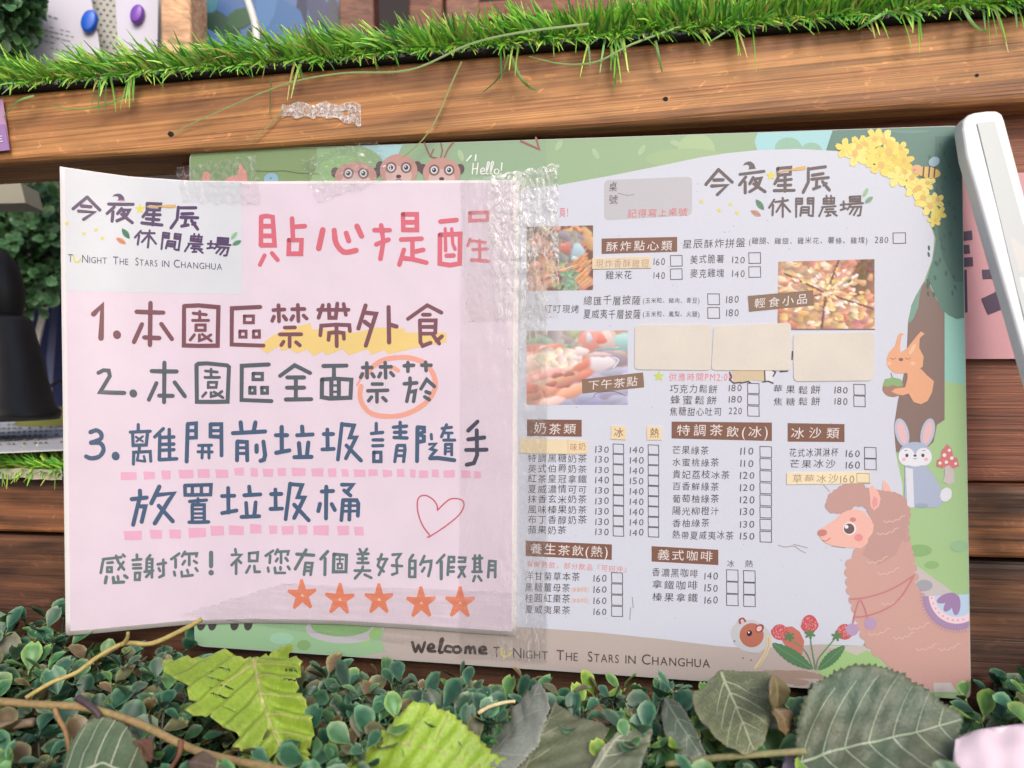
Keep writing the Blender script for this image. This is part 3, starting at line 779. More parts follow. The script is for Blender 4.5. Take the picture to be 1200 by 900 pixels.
# tan path along the foot
P.poly([(228, 745), (420, 733), (500, 731), (600, 734), (700, 741), (780, 749.5), (840, 757), (880, 760), (930, 757), (962, 755), (1000, 770), (1090, 816), (1040, 813), (640, 785), (229, 756)], (186, 172, 168), 4)
P.poly([(228, 728), (330, 722), (420, 729), (452, 735), (446, 750), (452, 764), (420, 769.5), (229, 756.5)], (146, 194, 146), 5)
P.ell(404, 737, 46, 17, (186, 184, 196), 6, 0); P.ell(400, 733, 36, 13, (134, 184, 118), 7)
P.ell(440, 742, 9, 6, (150, 200, 120), 7, -40); P.ell(428, 755, 5, 4, (150, 200, 130), 7); P.ell(330, 748, 14, 7, (150, 204, 168), 6)
P.ell(356, 756, 8, 6, (132, 176, 110), 7)
for x in (236, 249, 275, 291): P.ell(x, 731, 5, 8, (74, 70, 72), 8, 10)
# rust-brown soft-edged stain is wear of the print
for k in range(26):
    x = random.uniform(880, 1010); P.ell(x, 783 + (x - 880) * .09 + random.uniform(0, 12), random.uniform(8, 22), random.uniform(2, 4), (168, 142, 128), 5, 4, wob=.2)
P.build('border_print', M_PRINT, mr)
# white centre
panel = [(600, 226), (612, 222), (654, 217), (720, 205), (780, 193), (820, 184.5), (852, 179.5), (887, 176), (935, 174.5), (980, 177), (1012, 186), (1041, 204.7), (1058, 218), (1071, 230), (1089, 256.7), (1095, 278),
         (1094, 292), (1092, 305), (1083, 329), (1073, 347), (1068, 358), (1064, 377), (1063, 400), (1062, 425), (1052, 470), (1047.5, 499), (1050, 533), (1057.6, 568), (1058, 600), (1058, 700), (1010, 757),
         (962, 755), (930, 757), (880, 760), (840, 757), (780, 749.5), (700, 741), (600, 734), (560, 732), (560, 300)]
P = Print(M); P.poly(panel, WH, 7)
for k in range(70):   # specks and scuffs of use
    x, y = random.uniform(650, 1000), random.uniform(210, 745)
    P.ell(x, y, random.uniform(.4, .9), random.uniform(.3, .7), (150, 148, 160), 8, n=6)
for pts in ([(912, 639), (920, 641), (930, 640), (938, 645), (944, 648)], [(930, 638), (938, 640), (946, 642)], [(724, 227), (735, 229), (743, 230)], [(741, 700), (742, 712)], [(739, 712), (738, 726)], [(965, 568), (972, 576)], [(975, 640), (990, 642)]):
    P.stroke(pts, 1.3, (164, 162, 172), 8, True)
P.build('white_panel', M_PRINT, mr)

def heading(q, txt, x0, x1, ymid, h, slope, col=BR, label=None):
    up = 8 if label else 0
    P = Print(M); P.poly(q, col, 10 + up); o = P.build('heading_bar', M_PRINT, mr)
    if label: o['label'] = label
    T = Print(M); T.text(txt, x0, x1, ymid, h, (226, 218, 220), 12 + up, slope); T.build('lettering', M_PRINT, o)
heading([(705, 279.6), (793.6, 277.6), (793.6, 295), (705, 297.6)], '酥炸點心類', 709, 789, 289, 11.5, -0.02)
heading([(876.5, 346.8), (952.8, 339.9), (954, 357.5), (878, 365.2)], '輕食小品', 882, 948, 356, 11.5, -0.09, (136, 108, 88), 'tilted tan heading on the pizza photo')
heading([(682, 444.4), (753.6, 436.4), (755, 453.6), (682.4, 461)], '下午茶點', 688, 748, 452, 11.5, -0.1, (140, 108, 90), 'tilted tan heading on the tea photo')
heading([(617.5, 491.5), (681.7, 492), (681.7, 511.7), (617.5, 511)], '奶茶類', 624, 676, 502, 12.5, 0.01)
heading([(787, 494), (904.6, 495.2), (904.6, 516.8), (787, 513.8)], '特調茶飲(冰)', 791, 901, 503.6, 13, 0.02)
heading([(923, 495.8), (989.7, 497), (989.7, 518), (923, 517.5)], '冰沙類', 924, 986, 507, 13, 0.01)
heading([(616, 633.6), (717, 638), (717, 656), (616, 651.6)], '養生茶飲(熱)', 620, 713, 643, 12.5, 0.04)
heading([(763.6, 640), (841.8, 644.3), (841.8, 662.2), (763.6, 658)], '義式咖啡', 769, 836, 649.5, 12, 0.05)

# table-number field
P = Print(M); P.poly(rounded([(708, 211), (811, 207), (811, 252), (708, 258)], 6), (186, 186, 198), 10)
o = P.build('number_field', M_PRINT, mr)
T = Print(M); T.text('桌', 712.5, 724, 219, 11, (84, 70, 78), 12); T.text('號', 712.5, 724.5, 234, 11, (84, 70, 78), 12)
T.text('記得寫上桌號', 734.5, 806, 250, 9.5, RED, 12, -0.03); T.stroke([(724, 226.5), (736, 229), (743, 228)], .8, (140, 136, 146), 12); T.build('lettering', M_PRINT, o)

T = Print(M)
T.text('頁！', 655, 671, 249, 11, RED, 10, hand=False); T.build('lettering', M_PRINT, mr); T = Print(M)
T.text('星辰酥炸拼盤', 799, 874, 286, 10.5, INK, 10, -0.02)
T.text('(雞腿、雞翅、雞米花、薯條、雞塊)', 877, 1017, 282.6, 7.6, INK, 10, -0.008); T.text('280', 1024, 1041.5, 280.8, 8, DK, 10)
T.box(1046.5, 273, 1061, 285.3, DK, 10, sk=-.3)
for t, x0, x1, y, pr_, px0, px1, bx, by in (('', 0, 0, 306.5, '160', 765, 780, 785.6, 299.6), ('雞米花', 709, 741, 322.5, '140', 765, 780, 785.6, 315.2),
        ('美式脆薯', 808, 849, 304, '120', 857, 873.5, 877.5, 296.3), ('麥克雞塊', 808, 849, 320.5, '140', 857, 873.5, 877.5, 312.7)):
    if t: T.text(t, x0, x1, y, 10, INK, 10, -0.015)
    T.text(pr_, px0, px1, y, 8.4, DK, 10); T.box(bx, by, bx + 13.6, by + 12.4, DK, 10, sk=-.3)
for t, u, y in (('總匯千層披薩', '(玉米粒、豬肉、青豆)', 352), ('夏威夷千層披薩', '(玉米粒、鳳梨、火腿)', 368)):
    T.text(t, 683, 751, y + .5, 10.5, INK, 10, -0.01); T.text(u, 753, 820, y, 6.4, INK, 10)
    T.box(829.3, y - 7.6, 843, y + 5, DK, 10, sk=0); T.text('180', 850, 866.5, y - 1.5, 8.6, DK, 10)
T.text('叮叮現烤', 637, 679, 362, 10, INK, 10, -0.01)
T.build('snack_list', M_PRINT, mr)
T = Print(M)
T.star(772, 441, 6.8, (196, 214, 92), 12)
T.text('供應時間PM2:00', 783, 859, 442, 9, (236, 120, 128), 10)
for i, (t, x1, pr_) in enumerate((('巧克力鬆餅', 841, '180'), ('蜂蜜鬆餅', 841, '180'), ('焦糖甜心吐司', 846, '220'))):
    y = 454.6 + i * 13.3; T.text(t, 784, x1, y + 1.0, 10, INK, 10); T.text(pr_, 853, 870, y, 8.2, DK, 10); T.box(876, y - 5.6, 889.4, y + 6.2, DK, 10)
for i, t in enumerate(('莓果鬆餅', '焦糖鬆餅')):
    y = 456.6 + i * 13.6; T.text(t, 904, 963, y, 9.5, INK, 10); T.text('180', 977, 994, y, 8.2, DK, 10); T.box(1000.5, y - 6.4, 1013.7, y + 6, DK, 10)
T.build('pastry_list', M_PRINT, mr)
T = Print(M)
for i, t in enumerate(('特調黑糖奶茶', '英式伯爵奶茶', '紅茶皇冠拿鐵', '夏威濃情可可', '抹香玄米奶茶', '風味榛果奶茶', '布丁香醇奶茶', '蘋果奶茶')):
    T.text(t, 617.5, 688 if len(t) == 6 else 664, 537 + i * 12.0, 9.6, INK, 10, 0.005)
for i, (a, b) in enumerate(zip((130, 130, 130, 140, 130, 130, 130, 130, 130), (140, 140, 140, 150, 140, 140, 140, 140, 140))):
    y = 526.2 + i * 12.1
    T.text(str(a), 696.5, 714.5, y, 8, DK, 10); T.box(718.4, y - 6, 730.7, y + 5, DK, 10)
    T.text(str(b), 737, 755, y + .9, 8, DK, 10); T.box(759.5, y - 5, 771.7, y + 6, DK, 10)
T.build('milk_tea_list', M_PRINT, mr)
T = Print(M)
for i, (t, x1, pr_) in enumerate((('芒果綠茶', 831, 110), ('水蜜桃綠茶', 843, 110), ('貴妃荔枝冰茶', 855.5, 120), ('百香鮮綠茶', 843, 120), ('葡萄柚綠茶', 843, 120), ('陽光柳橙汁', 843, 130), ('香柚綠茶', 832, 130), ('熱帶夏威夷冰茶', 860, 150))):
    y = 527.4 + i * 14.2; T.text(t, 787, x1, y, 9.6, INK, 10, 0.01); T.text(str(pr_), 866, 885, y + 1.2, 8.6, DK, 10); T.box(890.5, y - 4.3, 904, y + 8.2, DK, 10)
T.build('iced_tea_list', M_PRINT, mr)
T = Print(M)
for i, (t, x1) in enumerate((('花式冰淇淋杯', 983), ('芒果冰沙', 980))):
    y = 530.3 + i * 13.4; T.text(t, 924, x1, y, 10, INK, 10); T.text('160', 990, 1008.5, y + 1, 8.8, DK, 10); T.box(1013, y - 6.2, 1026.6, y + 6.4, DK, 10)
T.build('smoothie_list', M_PRINT, mr)
T = Print(M)
T.text('有機熱飲，部分飲品『可回沖』', 616, 739, 660.6, 7.4, (232, 124, 128), 10, 0.055)
for i, (t, x1) in enumerate((('洋甘菊草本茶', 680), ('黑糖薑母茶', 668.5), ('桂圓紅棗茶', 668.5), ('夏威夷果茶', 668.5))):
    y = 674.6 + i * 13.1; T.text(t, 614.5, x1, y, 10, INK, 10, 0.025); T.text('160', 694.5, 711.5, y + 2.8, 8.2, DK, 10); T.box(716.6, y - 3.6, 729.4, y + 8.2, DK, 10)
    if i in (1, 2):
        T.text('(無咖啡因)', 669.5, 690, y + 3, 5.4, (236, 164, 110), 10)
T.build('hot_tea_list', M_PRINT, mr)
T = Print(M)
T.text('冰', 851, 861, 660.2, 8.5, INK, 10); T.text('熱', 872, 883, 661, 8.5, INK, 10)
for i, (t, pr_) in enumerate((('香濃黑咖啡', 140), ('拿鐵咖啡', 150), ('榛果拿鐵', 160))):
    y = 670.4 + i * 14.3; T.text(t, 763, 818.5, y, 10, INK, 10, 0.03); T.text(str(pr_), 824.5, 842, y + 4.2, 8.6, DK, 10)
    T.box(851.3, y - 2.8, 864.8, y + 10.4, DK, 10); T.box(871.3, y - 1.8, 884.8, y + 11.5, DK, 10)
T.build('coffee_list', M_PRINT, mr)
# wordmark
def wordmark(P, fn, mul, k, layer, ink, green, orange):
    B = lambda wd, t, ox=820: P.block(ox, 180, 7.5, wd * k, ink, layer, t, fn)
    B(27, '165,140 55,270 / 165,140 285,250 / 125,232 205,230 / 105,285 240,278 155,360')
    B(25, '355,182 565,155 / 405,205 350,275 / 400,250 400,345 / 470,210 440,265 / 470,225 540,215 510,290 440,335 / 475,265 575,335 / 488,238 502,258')
    B(25, '685,130 690,190 795,180 800,120 685,130 / 750,200 750,330 / 690,238 805,225 / 690,210 660,265 / 690,280 800,275 / 655,325 830,322')
    B(25, '960,135 1105,115 / 955,130 955,250 910,340 / 990,190 1085,175 / 985,225 1130,210 / 1030,230 1025,300 / 1000,310 1055,290 / 1080,245 1140,320 / 1112,262 1092,278')
    B(18, '205,405 160,475 / 195,450 190,540 / 215,425 325,410 / 280,390 280,555 / 275,430 225,510 / 285,440 345,510', 880)
    B(17, '398,395 398,555 / 398,395 450,395 450,440 400,440 / 405,418 445,418 / 500,392 500,438 548,438 / 500,392 550,392 545,545 520,545 / 505,415 545,415 / 445,470 435,545 / 445,470 510,470 508,540 / 450,495 505,495 / 450,518 505,518', 880)
    B(16, '640,395 640,440 730,440 732,390 640,395 / 665,370 665,440 / 705,370 705,440 / 640,418 730,418 / 625,470 745,462 / 635,470 600,550 / 660,490 725,487 / 650,512 745,510 / 680,515 680,545 / 715,515 755,545 / 665,548 700,540', 880)
    B(17, '790,450 835,445 / 815,420 815,485 / 790,495 835,480 / 870,380 872,420 960,418 960,375 870,380 / 875,400 955,398 / 850,445 985,435 / 880,445 850,490 / 880,470 970,465 960,540 940,545 / 905,475 870,530 / 940,475 905,540', 880)
    def pl(pts, c, ox=820, l=layer): P.poly([fn(ox + x / 7.5, 180 + y / 7.5) for x, y in pts], c, l)
    pl([(380, 108), (395, 82), (425, 68), (450, 70), (478, 92), (492, 132), (430, 138), (436, 108), (420, 96), (400, 98)], ink)
    def leaf(x0, y0, x1, y1, wd, c, ox=820):
        dx, dy = x1 - x0, y1 - y0; l = math.hypot(dx, dy); nx, ny = -dy / l * wd, dx / l * wd
        pl([(x0 + dx * t + nx * s * math.sin(math.pi * t) ** .8, y0 + dy * t + ny * s * math.sin(math.pi * t) ** .8) for s, ts in ((1, [i / 8 for i in range(9)]), (-1, [1 - i / 8 for i in range(1, 8)])) for t in ts], c, ox)
        P.stroke([fn(ox + (x0 + dx * .2) / 7.5, 180 + (y0 + dy * .2) / 7.5), fn(ox + (x0 + dx * .85) / 7.5, 180 + (y0 + dy * .85) / 7.5)], .8, tuple(int(v * .8) for v in c), layer + 2)
    leaf(492, 402, 565, 495, 26, green); leaf(448, 500, 540, 548, 24, orange)
    leaf(1030, 298, 985, 385, 20, (150, 204, 160), 880); leaf(1075, 378, 1000, 436, 22, tuple(min(255, v + 30) for v in green), 880)
    def st(x, y, r, ox=820):
        c = fn(ox + x / 7.5, 180 + y / 7.5); P.star(c[0], c[1], r / 7.5 * mul, (228, 216, 74), layer - 1, .5)
    st(628, 192, 46)
    for x, y in ((15, 420), (270, 445), (170, 497), (330, 520)): st(x, y, 22)
    P.stroke([fn(820 + 690 / 7.5, 180 + 162 / 7.5), fn(820 + 825 / 7.5, 180 + 138 / 7.5)], 1.8 * mul, (216, 168, 92), layer + 2)
    pl([(815, 132), (860, 118), (930, 108), (932, 138), (870, 150), (818, 150)], (222, 176, 96), 820, layer + 2)
P = Print(M); wordmark(P, lambda x, y: (x, y), 1.0, 1.08, 12, (98, 86, 92), (92, 142, 116), (196, 148, 124))
P.build('wordmark', M_PRINT, mr)
# line of lettering along the foot
P = Print(M)
wl = '~-10,-60 10,0 30,-40 50,0 72,-62 / ~92,-22 130,-30 120,-52 98,-40 98,-8 140,-6 / ~165,-8 190,-80 178,-82 168,-4 188,-2 / ~245,-38 215,-42 205,-12 240,-4 / ~290,-42 262,-34 262,-8 290,-2 308,-22 290,-42 / ~338,-2 342,-38 / ~342,-28 362,-42 370,-2 / ~370,-26 392,-42 402,-2 / ~432,-20 470,-26 462,-44 436,-36 434,-6 475,-2'
P.block(485, 763.5, 5.6, 19, (84, 70, 72), 12, wl, lambda x, y: (x, y + (x - 485) * .03))
def tagline(P, x0, x1, y0, slope, h, col, layer, moon, ymap=None):
    f = (x1 - x0) / 256.0
    for t, a, b in (('T', 0, 10), ('Night', 23, 66), ('The', 74, 101), ('Stars', 111, 149), ('in', 155, 169), ('Changhua', 174, 256)):
        P.text(t, x0 + a * f, x0 + b * f, (ymap(x0 + a * f) if ymap else y0 + a * f * slope), h, col, layer, slope, hand=False, caps=True)
    y = (ymap(x0 + 16.5 * f) if ymap else y0 + 16.5 * f * slope)
    P.block(x0 + 16.5 * f, y, 1.0, h * .2, moon, layer, '~%.2f,%.2f %.2f,%.2f %.2f,%.2f %.2f,%.2f' % (-h * .45, -h * .35, -h * .4, h * .25, 0, h * .45, h * .42, h * .1))
tagline(P, 577, 833, 763.4, .050, 12.5, (92, 78, 78), 12, (232, 214, 96))
P.build('lettering', M_PRINT, mr)

# food photographs
def photo(q, name, paint, label, mean=(196, 158, 142), base0=None):
    P = Print(M); (x0, y0), (x1, y1), (x2, y2), (x3, y3) = q
    def uv(u, v):
        a = (x0 + (x1 - x0) * u, y0 + (y1 - y0) * u); b = (x3 + (x2 - x3) * u, y3 + (y2 - y3) * u)
        return (a[0] + (b[0] - a[0]) * v, a[1] + (b[1] - a[1]) * v)
    bl = []
    def blob(u, v, ru, rv, c, rot=0, wob=.15, l=9.5, n=14):
        bl.append((l + random.random(), u, v, ru, rv, [a * .8 + b * .2 for a, b in zip(c, mean)], math.radians(rot), random.uniform(0, 6)))
    class Line:
        def stroke(s_, pts, wd, c, l, sm=False): ln.append((pts, wd, c))
    ln = []
    paint(blob, Line(), uv); bl.sort(key=lambda b: b[0])
    nx, ny = 96, 76; vs, cs, fs = [], [], []
    img = [[list(base0 or mean) for i in range(nx + 1)] for j in range(ny + 1)]
    for _, u, v, ru, rv, c, t, ph in bl:
        m_ = max(ru, rv) * 1.3
        for j in range(max(0, int((v - m_) * ny)), min(ny, int((v + m_) * ny) + 1) + 1):
            for i in range(max(0, int((u - m_) * nx)), min(nx, int((u + m_) * nx) + 1) + 1):
                dx, dy = i / nx - u, j / ny - v; x = dx * math.cos(t) + dy * math.sin(t); y = -dx * math.sin(t) + dy * math.cos(t)
                d = math.hypot(x / ru, y / rv) * (1 + .16 * math.sin(3 * math.atan2(y, x) + ph)); a = min(1, max(0, (1.18 - d) / .42)); a = a * a * (3 - 2 * a)
                if a > 0:
                    k = 1.06 - .16 * (y / rv); p = img[j][i]
                    for q_ in range(3): p[q_] += (min(255, c[q_] * k) - p[q_]) * a
    h = 9.4 * 2.5e-5
    for j in range(ny + 1):
        for i in range(nx + 1): vs.append(M(*uv(i / nx, j / ny), h)); g = sum(img[j][i]) / 3; cs.append(rgb([w_ + (g - w_) * .12 for w_ in img[j][i]], .86))
    for j in range(ny):
        for i in range(nx): k = j * (nx + 1) + i; fs.append([k, k + nx + 1, k + nx + 2, k + 1])
    o = mesh_obj(name, vs, fs, M_PRINT, mr, False, cs); o['label'] = label
    if ln:
        P = Print(M)
        for pts, wd, c in ln: P.stroke(pts, wd * .8, c, 12, True)
        P.build('outline', M_PRINT, o)
def jit(c, a=16): return tuple(max(0, min(255, int(v + random.uniform(-a, a)))) for v in c)
def snack(b, P, uv):
    for k in range(34):
        u, v = random.random(), random.random(); b(u, v, random.uniform(.09, .14), random.uniform(.07, .1), jit((196, 146, 116)), random.uniform(0, 180), l=10)
    for k in range(30):
        u, v = random.random(), random.random(); b(u, v, random.uniform(.03, .07), .03, jit((156, 100, 84), 20), random.uniform(0, 180), l=11)
    for k in range(50): b(random.uniform(.42, .78), random.uniform(.14, .52), .08, .06, jit((128, 134, 138), 12), random.uniform(0, 90), l=12)
    b(.58, .34, .1, .09, (186, 108, 104), l=13.5); b(.77, .40, .10, .13, (150, 190, 214), 20, l=13.5); b(.55, .3, .04, .03, (210, 130, 120), l=14.6); b(.72, .5, .05, .03, (184, 214, 228), l=14.6)
    for k in range(40): b(random.gauss(.64, .06), random.gauss(.84, .09), .05, .035, jit((116, 158, 128), 22), random.uniform(0, 180), l=13.5)
    for k in range(24): b(random.gauss(.85, .08), random.gauss(.7, .16), .09, .025, jit((204, 138, 100), 22), -40, l=14)
    P.stroke([uv(.32, .62), uv(.5, .68), uv(.7, .62)], 1.2, (214, 220, 204), 16, True)
photo([(617, 266), (695, 264), (695, 340), (617, 341)], 'food_photo', snack, 'small photo of fried snacks', base0=(122, 86, 74))
def pizza(b, P, uv):
    for k in range(260):
        u, v = random.random(), random.random(); d = math.hypot(u - .5, (v - .48) * .8)
        dark = u > .78 and v < .55
        b(u, v, random.uniform(.03, .08), random.uniform(.03, .08), jit((110, 78, 64) if dark else (190, 146, 122), 22), random.uniform(0, 180), l=10)
    for k in range(110):
        u, v = random.random(), random.random()
        if u > .8 and v < .5 and random.random() < .8: continue
        c = random.choice(((232, 206, 150), (236, 214, 190), (214, 160, 132), (226, 190, 120), (196, 124, 104), (232, 222, 216)))
        b(u, v, random.uniform(.025, .07), random.uniform(.025, .055), jit(c, 10), random.uniform(0, 180), l=11.5)
    for a in (25, 95, 165, 215, 285):
        t = math.radians(a); [b(.5 + i * .03 * math.cos(t), .48 + i * .03 * math.sin(t), .026, .014, (104, 70, 62), a, .1, 13.2) for i in range(2, 18)]
    for k in range(60):
        a = random.uniform(0, 6.28); r = random.uniform(.0, .42)
        b(.5 + r * math.cos(a), .48 + r * math.sin(a), random.uniform(.02, .05), .022, jit(random.choice(((240, 222, 172), (240, 232, 226), (232, 190, 110))), 10), math.degrees(a), l=14)
    b(.87, .33, .06, .04, (214, 172, 124), 30, l=14); P.stroke([uv(0, 1), uv(1, 1)], 2, (120, 108, 120), 15)
photo([(912, 306.8), (1024.8, 303.6), (1024.8, 386), (911, 386)], 'food_photo', pizza, 'photo of a sliced pizza', mean=(168, 118, 94))
def tea(b, P, uv):
    for k in range(60): b(random.uniform(.25, 1), random.uniform(.55, 1), .12, .08, jit((158, 164, 206), 10), l=10)
    for k in range(40): b(random.uniform(0, .45), random.uniform(.0, .3), .09, .07, jit((150, 166, 152), 20), random.uniform(0, 90), l=10.5)
    for k in range(20): b(random.uniform(.6, 1), random.uniform(.02, .35), .09, .08, jit((196, 184, 180), 14), l=10.5)
    b(.95, .14, .08, .12, (146, 206, 214), l=12); b(.8, .14, .08, .13, (206, 190, 190), l=12); b(.66, .16, .13, .17, (212, 136, 132), l=12); b(.62, .1, .03, .07, (186, 204, 226), l=13.5); b(.74, .12, .05, .07, (222, 116, 108), l=13)
    P.stroke([uv(.68, .26), uv(.93, .25)], 3, (134, 180, 196), 14); b(.84, .4, .16, .12, (138, 130, 156), l=11)
    for k in range(46):
        u, v = random.uniform(0, .55), random.uniform(.25, .97)
        if u < .62 - abs(v - .62) * .45: b(u, v, random.uniform(.10, .2), random.uniform(.05, .09), jit(random.choice(((222, 158, 146), (228, 178, 164), (236, 208, 198), (206, 130, 118))), 10), -25, l=12.5)
    for k in range(36): b(random.uniform(.12, .5), random.uniform(.27, .45), .06, .045, jit((230, 212, 200), 12), random.uniform(0, 180), l=13.8)
    for u, v in ((.3, .6), (.42, .58), (.25, .72), (.38, .74)): b(u, v, .06, .035, (166, 106, 100), -20, l=14)
    b(.54, .28, .07, .06, (232, 214, 224), l=15); b(.5, .36, .06, .05, (234, 220, 226), l=15)
    b(.74, .43, .13, .13, (216, 214, 232), wob=.03, l=13); b(.74, .33, .125, .03, (196, 182, 190), wob=.02, l=15); P.stroke([uv(.86, .36), uv(.91, .4), uv(.86, .5)], 2, (214, 212, 230), 13, True)
    P.stroke([uv(.66, .9), uv(.7, .84), uv(.86, .82), uv(.98, .88)], .9, (96, 92, 120), 15, True)
photo([(617, 387.6), (735.6, 387.2), (735.6, 474.4), (617, 474.4)], 'food_photo', tea, 'photo of a waffle and a cup of tea')

# paper patches stuck over cancelled items
def patch(q, col, txt=None, label=None, extra=None):
    P = Print(lambda x, y, h: M(x, y, h + .0006)); (P.grid(q, col, 0, 3, 2) if len(q) == 4 else P.poly(q, col, 0)); o = P.build('paper_patch', M_PATCH, mr, thick=.0004)
    if label: o['label'] = label
    if txt or extra:
        T = Print(lambda x, y, h: M(x, y, h + .0006))
        if txt: T.text(*txt)
        if extra: extra(T)
        T.build('writing', M_PRINT, o)
BG = (214, 206, 197)
def faint(T, x0, y0, x1, y1):
    for k in range(40):
        x, y = random.uniform(x0 + 4, x1 - 8), random.uniform(y0 + 4, y1 - 5); T.stroke([(x, y), (x + random.uniform(2, 9), y + random.uniform(-.6, .6))], random.uniform(.8, 2), (203, 194, 187), 1)
patch(rounded([(744, 381), (834, 380), (833, 434), (743.6, 433)], 5, 3), BG, None, 'large beige patch, left of three')
patch(rounded([(836.5, 382), (927, 378), (927, 434), (833.6, 434)], 5, 3), BG, None, 'large beige patch, middle of three')
patch(rounded([(929.6, 391), (1025, 389), (1023, 446), (930, 447)], 6, 3), BG, None, 'large beige patch under the pizza photo')
patch([(694, 302.5), (763, 300.5), (763, 314), (694, 315.3)], (222, 202, 170), ('現炸香酥雞翅', 697, 761, 308.6, 9.5, (176, 148, 128), 1), 'long cream patch with faded writing')
patch([(922, 554), (1019, 552.8), (1020.5, 566.3), (922, 567.8)], (232, 216, 178), ('草莓冰沙160', 927, 1002, 560.6, 10, (170, 138, 118), 1), 'cream patch with a brown price', lambda T: T.box(1004, 554.6, 1018.6, 565.4, (190, 160, 120), 1))
patch([(609, 513.7), (665, 515), (665.5, 532), (609, 531)], (226, 206, 168), None, 'blank cream patch below the milk tea heading')
patch([(665.8, 515), (688.5, 517.5), (688.3, 531.7), (666, 532)], (230, 204, 160), ('味奶', 667, 687, 523.6, 9, (168, 132, 110), 1), 'small cream patch with two characters')
patch([(716.5, 498.5), (733.3, 500), (733, 515.3), (716, 514.6)], (232, 206, 160), ('冰', 718, 731.5, 507, 11, (120, 84, 74), 1), 'cream square patch reading ice')
patch([(758.3, 499.5), (775.5, 500.3), (775.5, 515.5), (758, 515.5)], (230, 206, 162), ('熱', 760.3, 773, 507.6, 11, (120, 84, 74), 1), 'cream square patch reading hot')
P = Print(lambda x, y, h: M(x, y, h + .0003))
P.poly([(858, 433), (898, 433), (896, 447), (880, 445.5), (868, 448.5), (860, 448)], (206, 184, 150), 0)
P.poly([(896, 433), (907, 433), (906, 447), (896, 447.6)], (216, 214, 224), 0)
for pts in ([(855, 436), (857, 442), (855, 445), (860, 449), (868, 448)], [(868, 449), (877, 447), (880, 449)], [(894, 447.6), (900, 446.6), (906, 449)], [(905, 434), (909, 436), (906, 441)], [(914, 435.6), (923, 434.8)], [(928.6, 412), (928.2, 421)], [(896, 434), (896.5, 446)]):
    P.stroke(pts, 1.5, (62, 60, 64), 2)
P.build('torn_patch', M_PATCH, mr)['label'] = 'torn scrap left of a beige patch'

